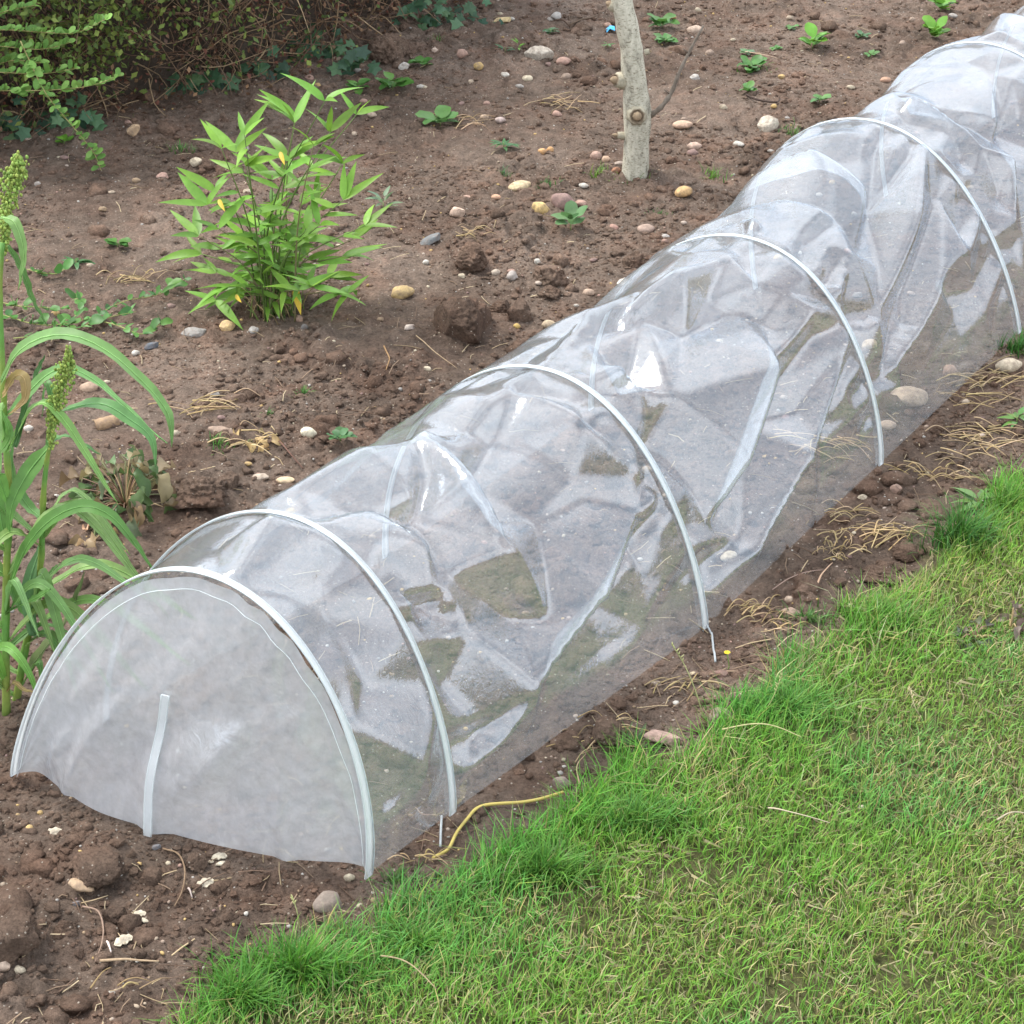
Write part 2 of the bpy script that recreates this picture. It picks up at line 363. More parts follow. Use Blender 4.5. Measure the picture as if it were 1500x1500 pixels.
# crease lines of the film: photo pixels along each fold, height (m), half width (m)
folds = [
 # bay between the first two hoops
 ([(550, 1212), (590, 1125), (645, 1035)], .020, .030), ([(345, 862), (395, 800), (470, 800)], .020, .040), ([(415, 880), (500, 905), (540, 1010)], -.016, .030), ([(505, 1080), (560, 1180)], .012, .03),
 # second bay
 ([(672, 1142), (745, 1010), (850, 880), (950, 745)], .030, .046), ([(613, 643), (623, 750), (643, 883), (655, 1010)], -.030, .030), ([(620, 653), (670, 733), (717, 820), (790, 920)], .026, .040),
 ([(760, 577), (733, 623), (697, 700), (722, 770)], -.026, .034), ([(745, 585), (840, 640), (930, 700)], .014, .04), ([(430, 735), (540, 690), (613, 645)], .016, .05), ([(470, 760), (550, 745), (615, 738)], -.018, .028), ([(560, 800), (590, 900), (640, 1060)], .016, .025),
 ([(947, 713), (933, 800), (880, 890), (800, 1010)], -.014, .022),
 # third bay
 ([(1038, 780), (1060, 690), (1110, 560), (1180, 470)], .030, .050), ([(945, 470), (935, 560), (975, 650), (1038, 778)], -.032, .036), ([(1025, 890), (1080, 810), (1160, 680), (1232, 515)], .024, .026), ([(1190, 500), (1115, 625), (1045, 770)], -.02, .022),
 ([(1065, 390), (990, 430), (910, 470)], .024, .04), ([(860, 500), (900, 470), (945, 470)], -.018, .03), ([(1095, 400), (1130, 470), (1120, 560)], -.018, .03), ([(820, 570), (900, 560), (985, 590)], .016, .035), ([(800, 545), (870, 480), (960, 430)], .014, .03),
 # fourth bay
 ([(1348, 222), (1322, 340), (1275, 480)], .026, .026), ([(1432, 318), (1390, 385), (1352, 435), (1300, 540)], .022, .026), ([(1110, 270), (1190, 258), (1262, 290)], .024, .035), ([(1292, 215), (1290, 300), (1260, 370)], -.026, .03), ([(1140, 310), (1180, 360)], -.018, .025), ([(1080, 330), (1105, 345), (1200, 320)], .018, .03), ([(1240, 380), (1215, 440), (1200, 480)], .018, .025), ([(1372, 300), (1330, 430), (1290, 560)], -.014, .022), ([(1170, 400), (1230, 330)], -.014, .02),
 # fifth bay
 ([(1310, 150), (1330, 175), (1400, 200)], .024, .04), ([(1330, 165), (1400, 165), (1470, 180)], -.020, .03), ([(1455, 110), (1475, 190), (1490, 250)], -.024, .03), ([(1480, 330), (1465, 250), (1430, 230)], .02, .025),
 ([(1462, 20), (1465, 60)], .02, .03), ([(1380, 55), (1440, 50)], -.016, .03)]
def relax_film():
    """thin inextensible sheet with creases and some slack, held by the hoops and along both ground edges, settled under gravity"""
    ds = .0095; NJ = 132; sj = np.linspace(0, 1, NJ)
    rows = []; pin = []; seg = []
    slack = [.002]*7
    shift = [.0, .0, .010, -.006, .010, -.004, .006, 0]   # film slid round each hoop
    hp = []
    for k in range(8):
        s2 = np.clip(sj + shift[k]*np.sin(pi*sj), 0, 1); hp.append(hoop_arc(k, s2)[0])
    for k in range(7):
        L_k = np.linalg.norm(Rf[k+1]-Rf[k]); n = max(6, int(round(L_k/ds)))
        for i in range(n):
            f = i/n; rows.append(hp[k]*(1-f)+hp[k+1]*f); pin.append(i == 0); seg.append((k, f))
    rows.append(hp[7]); pin.append(True)
    X = np.array(rows); NI = len(X)
    inv = np.ones((NI, NJ)); inv[np.array(pin)] = 0; inv[:, 0] = 0; inv[:, -1] = 0
    Nn = np.cross(np.gradient(X, axis=0), np.gradient(X, axis=1)); Nn /= np.linalg.norm(Nn, axis=2)[..., None]+1e-9
    if Nn[NI//2, NJ//2, 2] < 0: Nn = -Nn
    fk = np.array([k+f for k, f in seg]+[7.]); I = fk[:, None]*np.ones((1, NJ)); J = sj[None]*np.ones((NI, 1))
    base = X.copy()
    # where the near side of the film is seen, to place the creases
    y_ = X[..., 1]; z_ = X[..., 2]-CAM_H; dep = y_*cos(PITCH)-z_*sin(PITCH)
    U = 750+F_PX*X[..., 0]/dep; Vv = 750-F_PX*(y_*sin(PITCH)+z_*cos(PITCH))/dep
    def place(u, v, bay=None):
        c = (U-u)**2+(Vv-v)**2+(J > .60)*1e6
        k = np.unravel_index(np.argmin(c), c.shape); return X[k]
    # the film hangs in flat facets between sharp creases: triangulate the crease lines of each bay
    from mathutils.geometry import delaunay_2d_cdt
    disp = np.zeros(I.shape); arcL = hoop_arc(2, [0])[1]; rg = np.random.default_rng(14); fl = [[] for _ in range(7)]
    def where(u, v):
        c = (U-u)**2+(Vv-v)**2+(J > .60)*1e6; k = np.unravel_index(np.argmin(c), c.shape); return I[k], J[k]
    for pts, am, wd in folds:
        q = np.array([where(u, v) for u, v in pts]); fl[int(min(6, np.floor(q[:, 0].mean())))].append((q, am))
    for k in range(7):
        Lk = np.linalg.norm(Rf[k+1]-Rf[k]); pts = []; hh = []; ed = []
        def pt(a_, b_, h_): pts.append(Vector((a_, b_))); hh.append(h_); return len(pts)-1
        for e_ in (0, Lk):
            for b_ in np.linspace(0, arcL, 27): pt(e_, b_, 0.)
        for a_ in np.linspace(.05, Lk-.05, 6 if k else 2): pt(a_, 0, 0); pt(a_, arcL, 0)
        src = fl[k] if fl[k] else [(q-[[3, 0]]+[[k, 0]]+rg.normal(0, .02, q.shape), am) for q, am in fl[3]]
        for q, am in src:
            p0 = None
            for n_, (i_, j_) in enumerate(q):
                a_ = np.clip((i_-k)*Lk, .012, Lk-.012); b_ = np.clip(j_*arcL, .03, arcL-.03); end = n_ in (0, len(q)-1)
                p1 = pt(a_, b_, am*(.35 if end else 1.0)*1.95)
                if p0 is not None: ed.append((p0, p1))
                p0 = p1
        if k: # pleats gathered at each hoop
            for e_, sg in ((0, 1), (Lk, -1)):
                for m_, b_ in enumerate(np.arange(.10, .70, .030)*arcL):
                    if rg.random() < .25: continue
                    ln = rg.uniform(.05, .15) if m_ % 2 else rg.uniform(.03, .08); sl_ = (b_/arcL-.52)*.55+rg.normal(0, .15); am = (1 if m_ % 2 else -1)*rg.uniform(.006, .013)
                    ed.append((pt(e_+sg*.018, b_, am*.8), pt(e_+sg*ln, np.clip(b_+sl_*ln, .04, arcL-.04), am*.5)))
        have = np.array([[p.x, p.y] for p in pts])
        for m_ in range(52 if k else 22): # slack in between
            a_, b_ = rg.uniform(.04, Lk-.04), rg.uniform(.08, arcL-.08)
            if np.min(np.hypot(have[:, 0]-a_, have[:, 1]-b_)) < .036: continue
            up = np.clip((b_/arcL-.15)*4, .25, 1); sag_ = -.030*sin(pi*a_/Lk)*sin(pi*b_/arcL)
            h_ = sag_*(k > 0)+rg.normal(0, .0080 if k else .011)*up; pt(a_, b_, h_ if k or b_ < .58*arcL else -.004); have = np.vstack([have, [a_, b_]])
        ov, oe, of, rv, re_, rf_ = delaunay_2d_cdt(pts, ed, [], 0, 1e-5, True)
        H_ = np.array([np.mean([hh[o] for o in r]) if r else 0. for r in rv]); O_ = np.array([[p.x, p.y] for p in ov])
        rows_ = np.where((fk >= k) & (fk <= k+1))[0]; A = ((fk[rows_]-k)*Lk)[:, None]*np.ones((1, NJ)); B = (sj*arcL)[None]*np.ones((len(rows_), 1)); D = np.zeros(A.shape)
        for f_ in of:
            for t_ in range(1, len(f_)-1):
                x0, x1, x2 = O_[f_[0]], O_[f_[t_]], O_[f_[t_+1]]; det = (x1[0]-x0[0])*(x2[1]-x0[1])-(x2[0]-x0[0])*(x1[1]-x0[1])
                if abs(det) < 1e-12: continue
                l1 = ((A-x0[0])*(x2[1]-x0[1])-(x2[0]-x0[0])*(B-x0[1]))/det; l2 = ((x1[0]-x0[0])*(B-x0[1])-(A-x0[0])*(x1[1]-x0[1]))/det
                m_ = (l1 >= -1e-6) & (l2 >= -1e-6) & (l1+l2 <= 1+1e-6); D = np.where(m_, H_[f_[0]]*(1-l1-l2)+H_[f_[t_]]*l1+H_[f_[t_+1]]*l2, D)
        disp[rows_] = D
    for q in range(1): disp[1:-1, 1:-1] = .4*disp[1:-1, 1:-1]+.15*(disp[:-2, 1:-1]+disp[2:, 1:-1]+disp[1:-1, :-2]+disp[1:-1, 2:])
    hoopd = np.abs(I-np.round(I))*np.where(I < 1, .18, .66)
    damp = np.clip(hoopd/.010, 0, 1)*np.clip(np.minimum(J, 1-J)*14, 0, 1)
    lenA = lambda Y: np.linalg.norm(np.diff(Y, axis=0), axis=-1)
    lenB = lambda Y: np.linalg.norm(np.diff(Y, axis=1), axis=-1)
    X = X + Nn*(disp*damp)[..., None]
    sl = np.array([slack[k] for k, f in seg])[:, None]*(np.sin(pi*sj)**.7)[None]
    restA = lenA(X)*(1+sl); restB = lenB(X)*1.002
    s1 = np.linalg.norm(X[1:, 1:]-X[:-1, :-1], axis=-1)*1.003; s2_ = np.linalg.norm(X[1:, :-1]-X[:-1, 1:], axis=-1)*1.003
    def batch(sa, sb, rest, k, par):
        for m in par:
            a = X[sa][m]; b = X[sb][m]; wa = inv[sa][m]; wb = inv[sb][m]
            d = b-a; l = np.sqrt((d*d).sum(-1))+1e-9; c = k*(l-rest[m])/l/np.maximum(wa+wb, 1e-6)
            d *= c[..., None]; a += d*wa[..., None]; b -= d*wb[..., None]
    S = slice
    ev = [(S(0, None, 2), S(None)), (S(1, None, 2), S(None))]; od = [(S(None), S(0, None, 2)), (S(None), S(1, None, 2))]
    r2A = restA[:-1]+restA[1:]; r2B = restB[:, :-1]+restB[:, 1:]
    q4a = [(S(q, None, 4), S(None)) for q in range(4)]; q4b = [(S(None), S(q, None, 4)) for q in range(4)]
    V = np.zeros_like(X)
    for it in range(10):
        V *= .90; V[..., 2] -= .00003; V *= (inv > 0)[..., None]
        X0 = X.copy(); X = X+V
        for sub in range(3):
            batch((S(0, -1), S(None)), (S(1, None), S(None)), restA, 1.0, ev)
            batch((S(None), S(0, -1)), (S(None), S(1, None)), restB, 1.0, od)
            batch((S(0, -1), S(0, -1)), (S(1, None), S(1, None)), s1, .6, ev)
            batch((S(0, -1), S(1, None)), (S(1, None), S(0, -1)), s2_, .6, ev)
        batch((S(0, -2), S(None)), (S(2, None), S(None)), r2A, .015, q4a)
        batch((S(None), S(0, -2)), (S(None), S(2, None)), r2B, .015, q4b)
        fl = (X[..., 2] < .004) & (inv > 0); X[..., 2] = np.where(fl, .004, X[..., 2])
        V = X-X0
    return X, NI, NJ
FX, FI, FJ = relax_film()
FX[..., 2] += .012
fi = (np.arange(FI-1)[:, None]*FJ+np.arange(FJ-1)[None]).ravel()
tunnel = thing('grow_tunnel', 'long clear plastic garden tunnel on white hoops across the soil bed', 'grow tunnel', (Rf[0]+nl_*HW/2))
TL = np.array(tunnel.location)
cover = obj('film_cover', fast_mesh('film_cover', FX.reshape(-1, 3)-TL, np.stack([fi, fi+FJ, fi+FJ+1, fi+1], 1)), M_film, tunnel)
cover['label'] = 'wrinkled clear plastic film stretched over the hoops'

# front end panel
tp_ = np.linspace(.015, pi-.015, 90); HP = hoop_pt(0, tp_)
bot_px = [(533, 1284), (505, 1278), (430, 1273), (330, 1255), (240, 1232), (150, 1205), (95, 1172), (60, 1146), (30, 1146)]
BP = spline([G(*p) for p in bot_px], 400); bd = np.concatenate([[0], np.cumsum(np.linalg.norm(np.diff(BP, axis=0), axis=1))]); bd /= bd[-1]
wsel = (1-np.cos(tp_))/2
B_ = np.stack([np.interp(wsel, bd, BP[:, c]) for c in range(3)], 1)
nb = 60; PV = []
fwd = np.cross(nl_, [0, 0, 1.0]); fwd = fwd if fwd[1] < 0 else -fwd
for q in range(nb+1):
    f = q/nb; row = B_*(1-f)+HP*f
    w = sin(pi*f)**.7*np.sin(tp_)
    row = row + fwd[None]*(w*(.012+.030*(vn2(tp_*3.0+f*2, f*3.0+tp_*0, 61)-.5)+.014*(vn2(tp_*9+f*5, f*6+tp_*0, 62)-.5)))[:, None]
    row = row + fwd[None]*(np.abs(((tp_*9+.6*np.sin(tp_*5)) % 2)-1)*.010*np.clip((f-.55)/.40, 0, 1)*np.sin(tp_)*(.4+.6*vn2(tp_*4, tp_*0, 63)))[:, None]
    row = row + fwd[None]*(np.clip(1-np.abs(tp_-1.66-.25*f)/.10, 0, 1)*.014*np.clip(1-f/.8, 0, 1)+np.clip(1-np.abs(tp_-2.3+.5*f)/.08, 0, 1)*.008*(1-f)+np.clip(1-np.abs(tp_-.9-.3*f)/.08, 0, 1)*.008*(1-f))[:, None]
    row[:, 2] += .012*(1-f)+.006
    PV.append(row)
PV = np.array(PV); nj = len(tp_); pi_ = (np.arange(nb)[:, None]*nj+np.arange(nj-1)[None]).ravel()
panel = obj('end_panel', fast_mesh('end_panel', PV.reshape(-1, 3)-TL, np.stack([pi_, pi_+1, pi_+nj+1, pi_+nj], 1)), M_panel, tunnel)
panel['label'] = 'milky end sheet closing the near end of the tunnel'
def ribbon(P, side, w, lift=None, thick=.0012):        # flat band along P, half-width vectors side (n,3)
    P = np.asarray(P); n = len(P); nr = np.cross(np.gradient(P, axis=0), side); nr /= np.linalg.norm(nr, axis=1)[:, None]+1e-9
    V = np.concatenate([P-side*w/2-nr*thick, P+side*w/2-nr*thick, P+side*w/2+nr*thick, P-side*w/2+nr*thick]); Q = []
    for k in range(n-1):
        for a in range(4):
            b = (a+1) % 4; Q.append((a*n+k, b*n+k, b*n+k+1, a*n+k+1))
    Q += [(0, n, 2*n, 3*n), (n-1, 4*n-1, 3*n-1, 2*n-1)]
    return V, Q
# seam round the panel, 18 mm inside the hoop, and the upright pull strip in its middle
ctr = (Rf[0]+nl_*HW/2)+np.array([0, 0, .05])
def panel_at(t, f):
    j = np.interp(t, tp_, np.arange(nj)); i = f*nb; j0 = int(min(j, nj-2)); i0 = int(min(i, nb-1)); a = j-j0; b = i-i0
    return (PV[i0, j0]*(1-a)+PV[i0, j0+1]*a)*(1-b)+(PV[i0+1, j0]*(1-a)+PV[i0+1, j0+1]*a)*b
ts = np.linspace(.10, pi-.14, 80)
SP = np.array([panel_at(t, 1-.022/max(.04, np.linalg.norm(panel_at(t, 1)-panel_at(t, 0)))*(1.0+.25*sin(3*t))) + fwd*.003 for t in ts])
mb = MB(); tube(mb, SP-TL, .0007, 5); sm_ = obj('seam', mb.mesh('seam'), M_seam, panel)
ST = np.array([panel_at(1.66+.03*sin(f*5), f)+fwd*.004 for f in np.linspace(.0, .56, 24)])
V_, Q_ = ribbon(ST, np.tile(nl_, (24, 1)), .0125)
mb = MB(); mb.add(V_-TL, Q_); obj('closing_strip', mb.mesh('closing_strip', False), M_sleeve, panel)
for sgn in (-1, 1):
    mb = MB(); tube(mb, ST+nl_*sgn*.006+fwd*.001-TL, .0009, 5); obj('strip_edge', mb.mesh('strip_edge'), M_seam, panel)

# hoops in their sleeves
axd = (Rf[3]-Rf[0]); axd /= np.linalg.norm(axd)
for k in range(8):
    s = np.linspace(0, 1, 110); P = hoop_arc(k, s)[0]
    cen = P.mean(0); T = np.gradient(P, axis=0); T /= np.linalg.norm(T, axis=1)[:, None]
    N = np.cross(np.tile(axd, (len(P), 1)), T); N /= np.linalg.norm(N, axis=1)[:, None]
    if N[55, 2] < 0: N = -N
    S_ = np.cross(T, N)
    P = P+np.array([0, 0, .012])+N*.004
    wdt = .0155 if k not in (1,) else .013
    w_ = (wdt-.0055*np.sin(pi*s))*(1+.10*np.sin(s*17+k)+.06*np.sin(s*41+2*k))
    hp_ = obj('hoop', (lambda V, Q: (lambda m_: m_)(fast_mesh('hoop', V-TL, np.asarray(Q))))(*ribbon(P, S_*w_[:, None], 1.0, thick=.0012)), M_sleeve, tunnel)
    hp_['label'] = 'pale plastic sleeve round an arched hoop'
    mb = MB(); tube(mb, P-S_*(w_*.32)[:, None]*(1 if S_[55]@axd > 0 else -1)-TL, .0013, 6); obj('wire', mb.mesh('wire'), M_wire, hp_)
    for sg in (-1, 1):
        mb = MB(); tube(mb, P+S_*(w_*sg*.5)[:, None]+N*.001-TL, .0006, 5); obj('sleeve_edge', mb.mesh('sleeve_edge'), M_seam, hp_)
# wire ends lying on the soil beside two of the feet
for pts, k in (([(1034, 930), (1041, 938), (1044, 960), (1047, 985)], 2), ([(647, 1196), (646, 1212), (645, 1240)], 1)):
    P = spline([G(*p) for p in pts], 14); P[:, 2] = [hz1(a, b)+.006 for a, b in P[:, :2]]
    mb = MB(); tube(mb, P-TL, .0019, 6); obj('peg', mb.mesh('peg'), M_peg, tunnel)
# ------------------------------------------------------------------ stones, clods, crumbs
def ico(sub):
    bm = bmesh.new(); bmesh.ops.create_icosphere(bm, subdivisions=sub, radius=1.0)
    V = np.array([v.co[:] for v in bm.verts]); F = np.array([[v.index for v in f.verts] for f in bm.faces]); bm.free(); return V, F
ICO = {k: ico(k) for k in (1, 2, 3, 4, 5)}
def rock_mesh(name, sub, seed, rough, angular, mat):
    V, F = ICO[sub]; V = V.copy(); r_ = np.random.default_rng(seed); o = r_.uniform(0, 50, 3)
    n = vn3(V[:, 0]*1.3+o[0], V[:, 1]*1.3+o[1], V[:, 2]*1.3+o[2], seed)-.5
    n2 = vn3(V[:, 0]*3.5+o[0], V[:, 1]*3.5+o[1], V[:, 2]*3.5+o[2], seed+1)-.5
    n3 = vn3(V[:, 0]*8+o[0], V[:, 1]*8+o[1], V[:, 2]*8+o[2], seed+2)-.5
    n4 = vn3(V[:, 0]*17+o[0], V[:, 1]*17+o[1], V[:, 2]*17+o[2], seed+3)-.5
    V = V*(1+.45*n+rough*(.45*n2+.35*n3+.22*n4))[:, None]
    if angular:                                        # chop flats
        for q in range(angular):
            d = r_.normal(size=3); d /= np.linalg.norm(d); h = r_.uniform(.55, .85); s = V@d
            V = V - np.where(s > h, (s-h)*.92, 0)[:, None]*d
    V = V-(V.max(0)+V.min(0))/2; V = V/(V.max(0)-V.min(0))
    me = fast_mesh(name, V, F, not angular); me.materials.append(mat); return me
PEB = [rock_mesh('pebble', 3, 100+k, .10, 0, M_stone) for k in range(7)]
ANG = [rock_mesh('shard', 3, 200+k, .15, 7, M_stone) for k in range(5)]
ROCK = [rock_mesh('rock', 4, 250+k, .55, 4, M_stone) for k in range(3)]
CLOD = [rock_mesh('clod', 5, 300+k, .62, 4, M_clod) for k in range(5)]
for m_ in ROCK+CLOD: m_.polygons.foreach_set('use_smooth', np.ones(len(m_.polygons), bool))
def put_stone(name, mesh, u, v, w, h, color=None, sink=.26, yaw=None, label=None, cat='stone', group=None):
    """u, v: photo pixel of the middle; w, h: photo size in pixels"""
    g = G(u, v+h*.25); z0 = hz1(g[0], g[1]); g = G(u, v+h*.25, z0); s = 1/PPM(g[1], z0)
    W_ = w*s; H_ = h*s; hh = max(H_*1.02, .004)
    o = obj(name, mesh, None, None, (g[0], g[1], z0+hh*(.5-sink)), color)
    o.scale = (W_, W_*(.66 if h > w*.4 else .5), hh); o.rotation_euler = (random.uniform(-.15, .15), random.uniform(-.15, .15), random.uniform(-.35, .35) if yaw is None else yaw)
    return tag(o, label, cat, group)
CREAM = (.55, .47, .34); TAN = (.42, .30, .19); YEL = (.58, .40, .17); PINK = (.44, .28, .22); GREY = (.36, .34, .31); WHITE = (.58, .54, .47)
MAUVE = (.29, .19, .165); BRN = (.25, .165, .12); ORNG = (.60, .35, .16); DARK = (.10, .10, .105); PGRY = (.42, .39, .35)
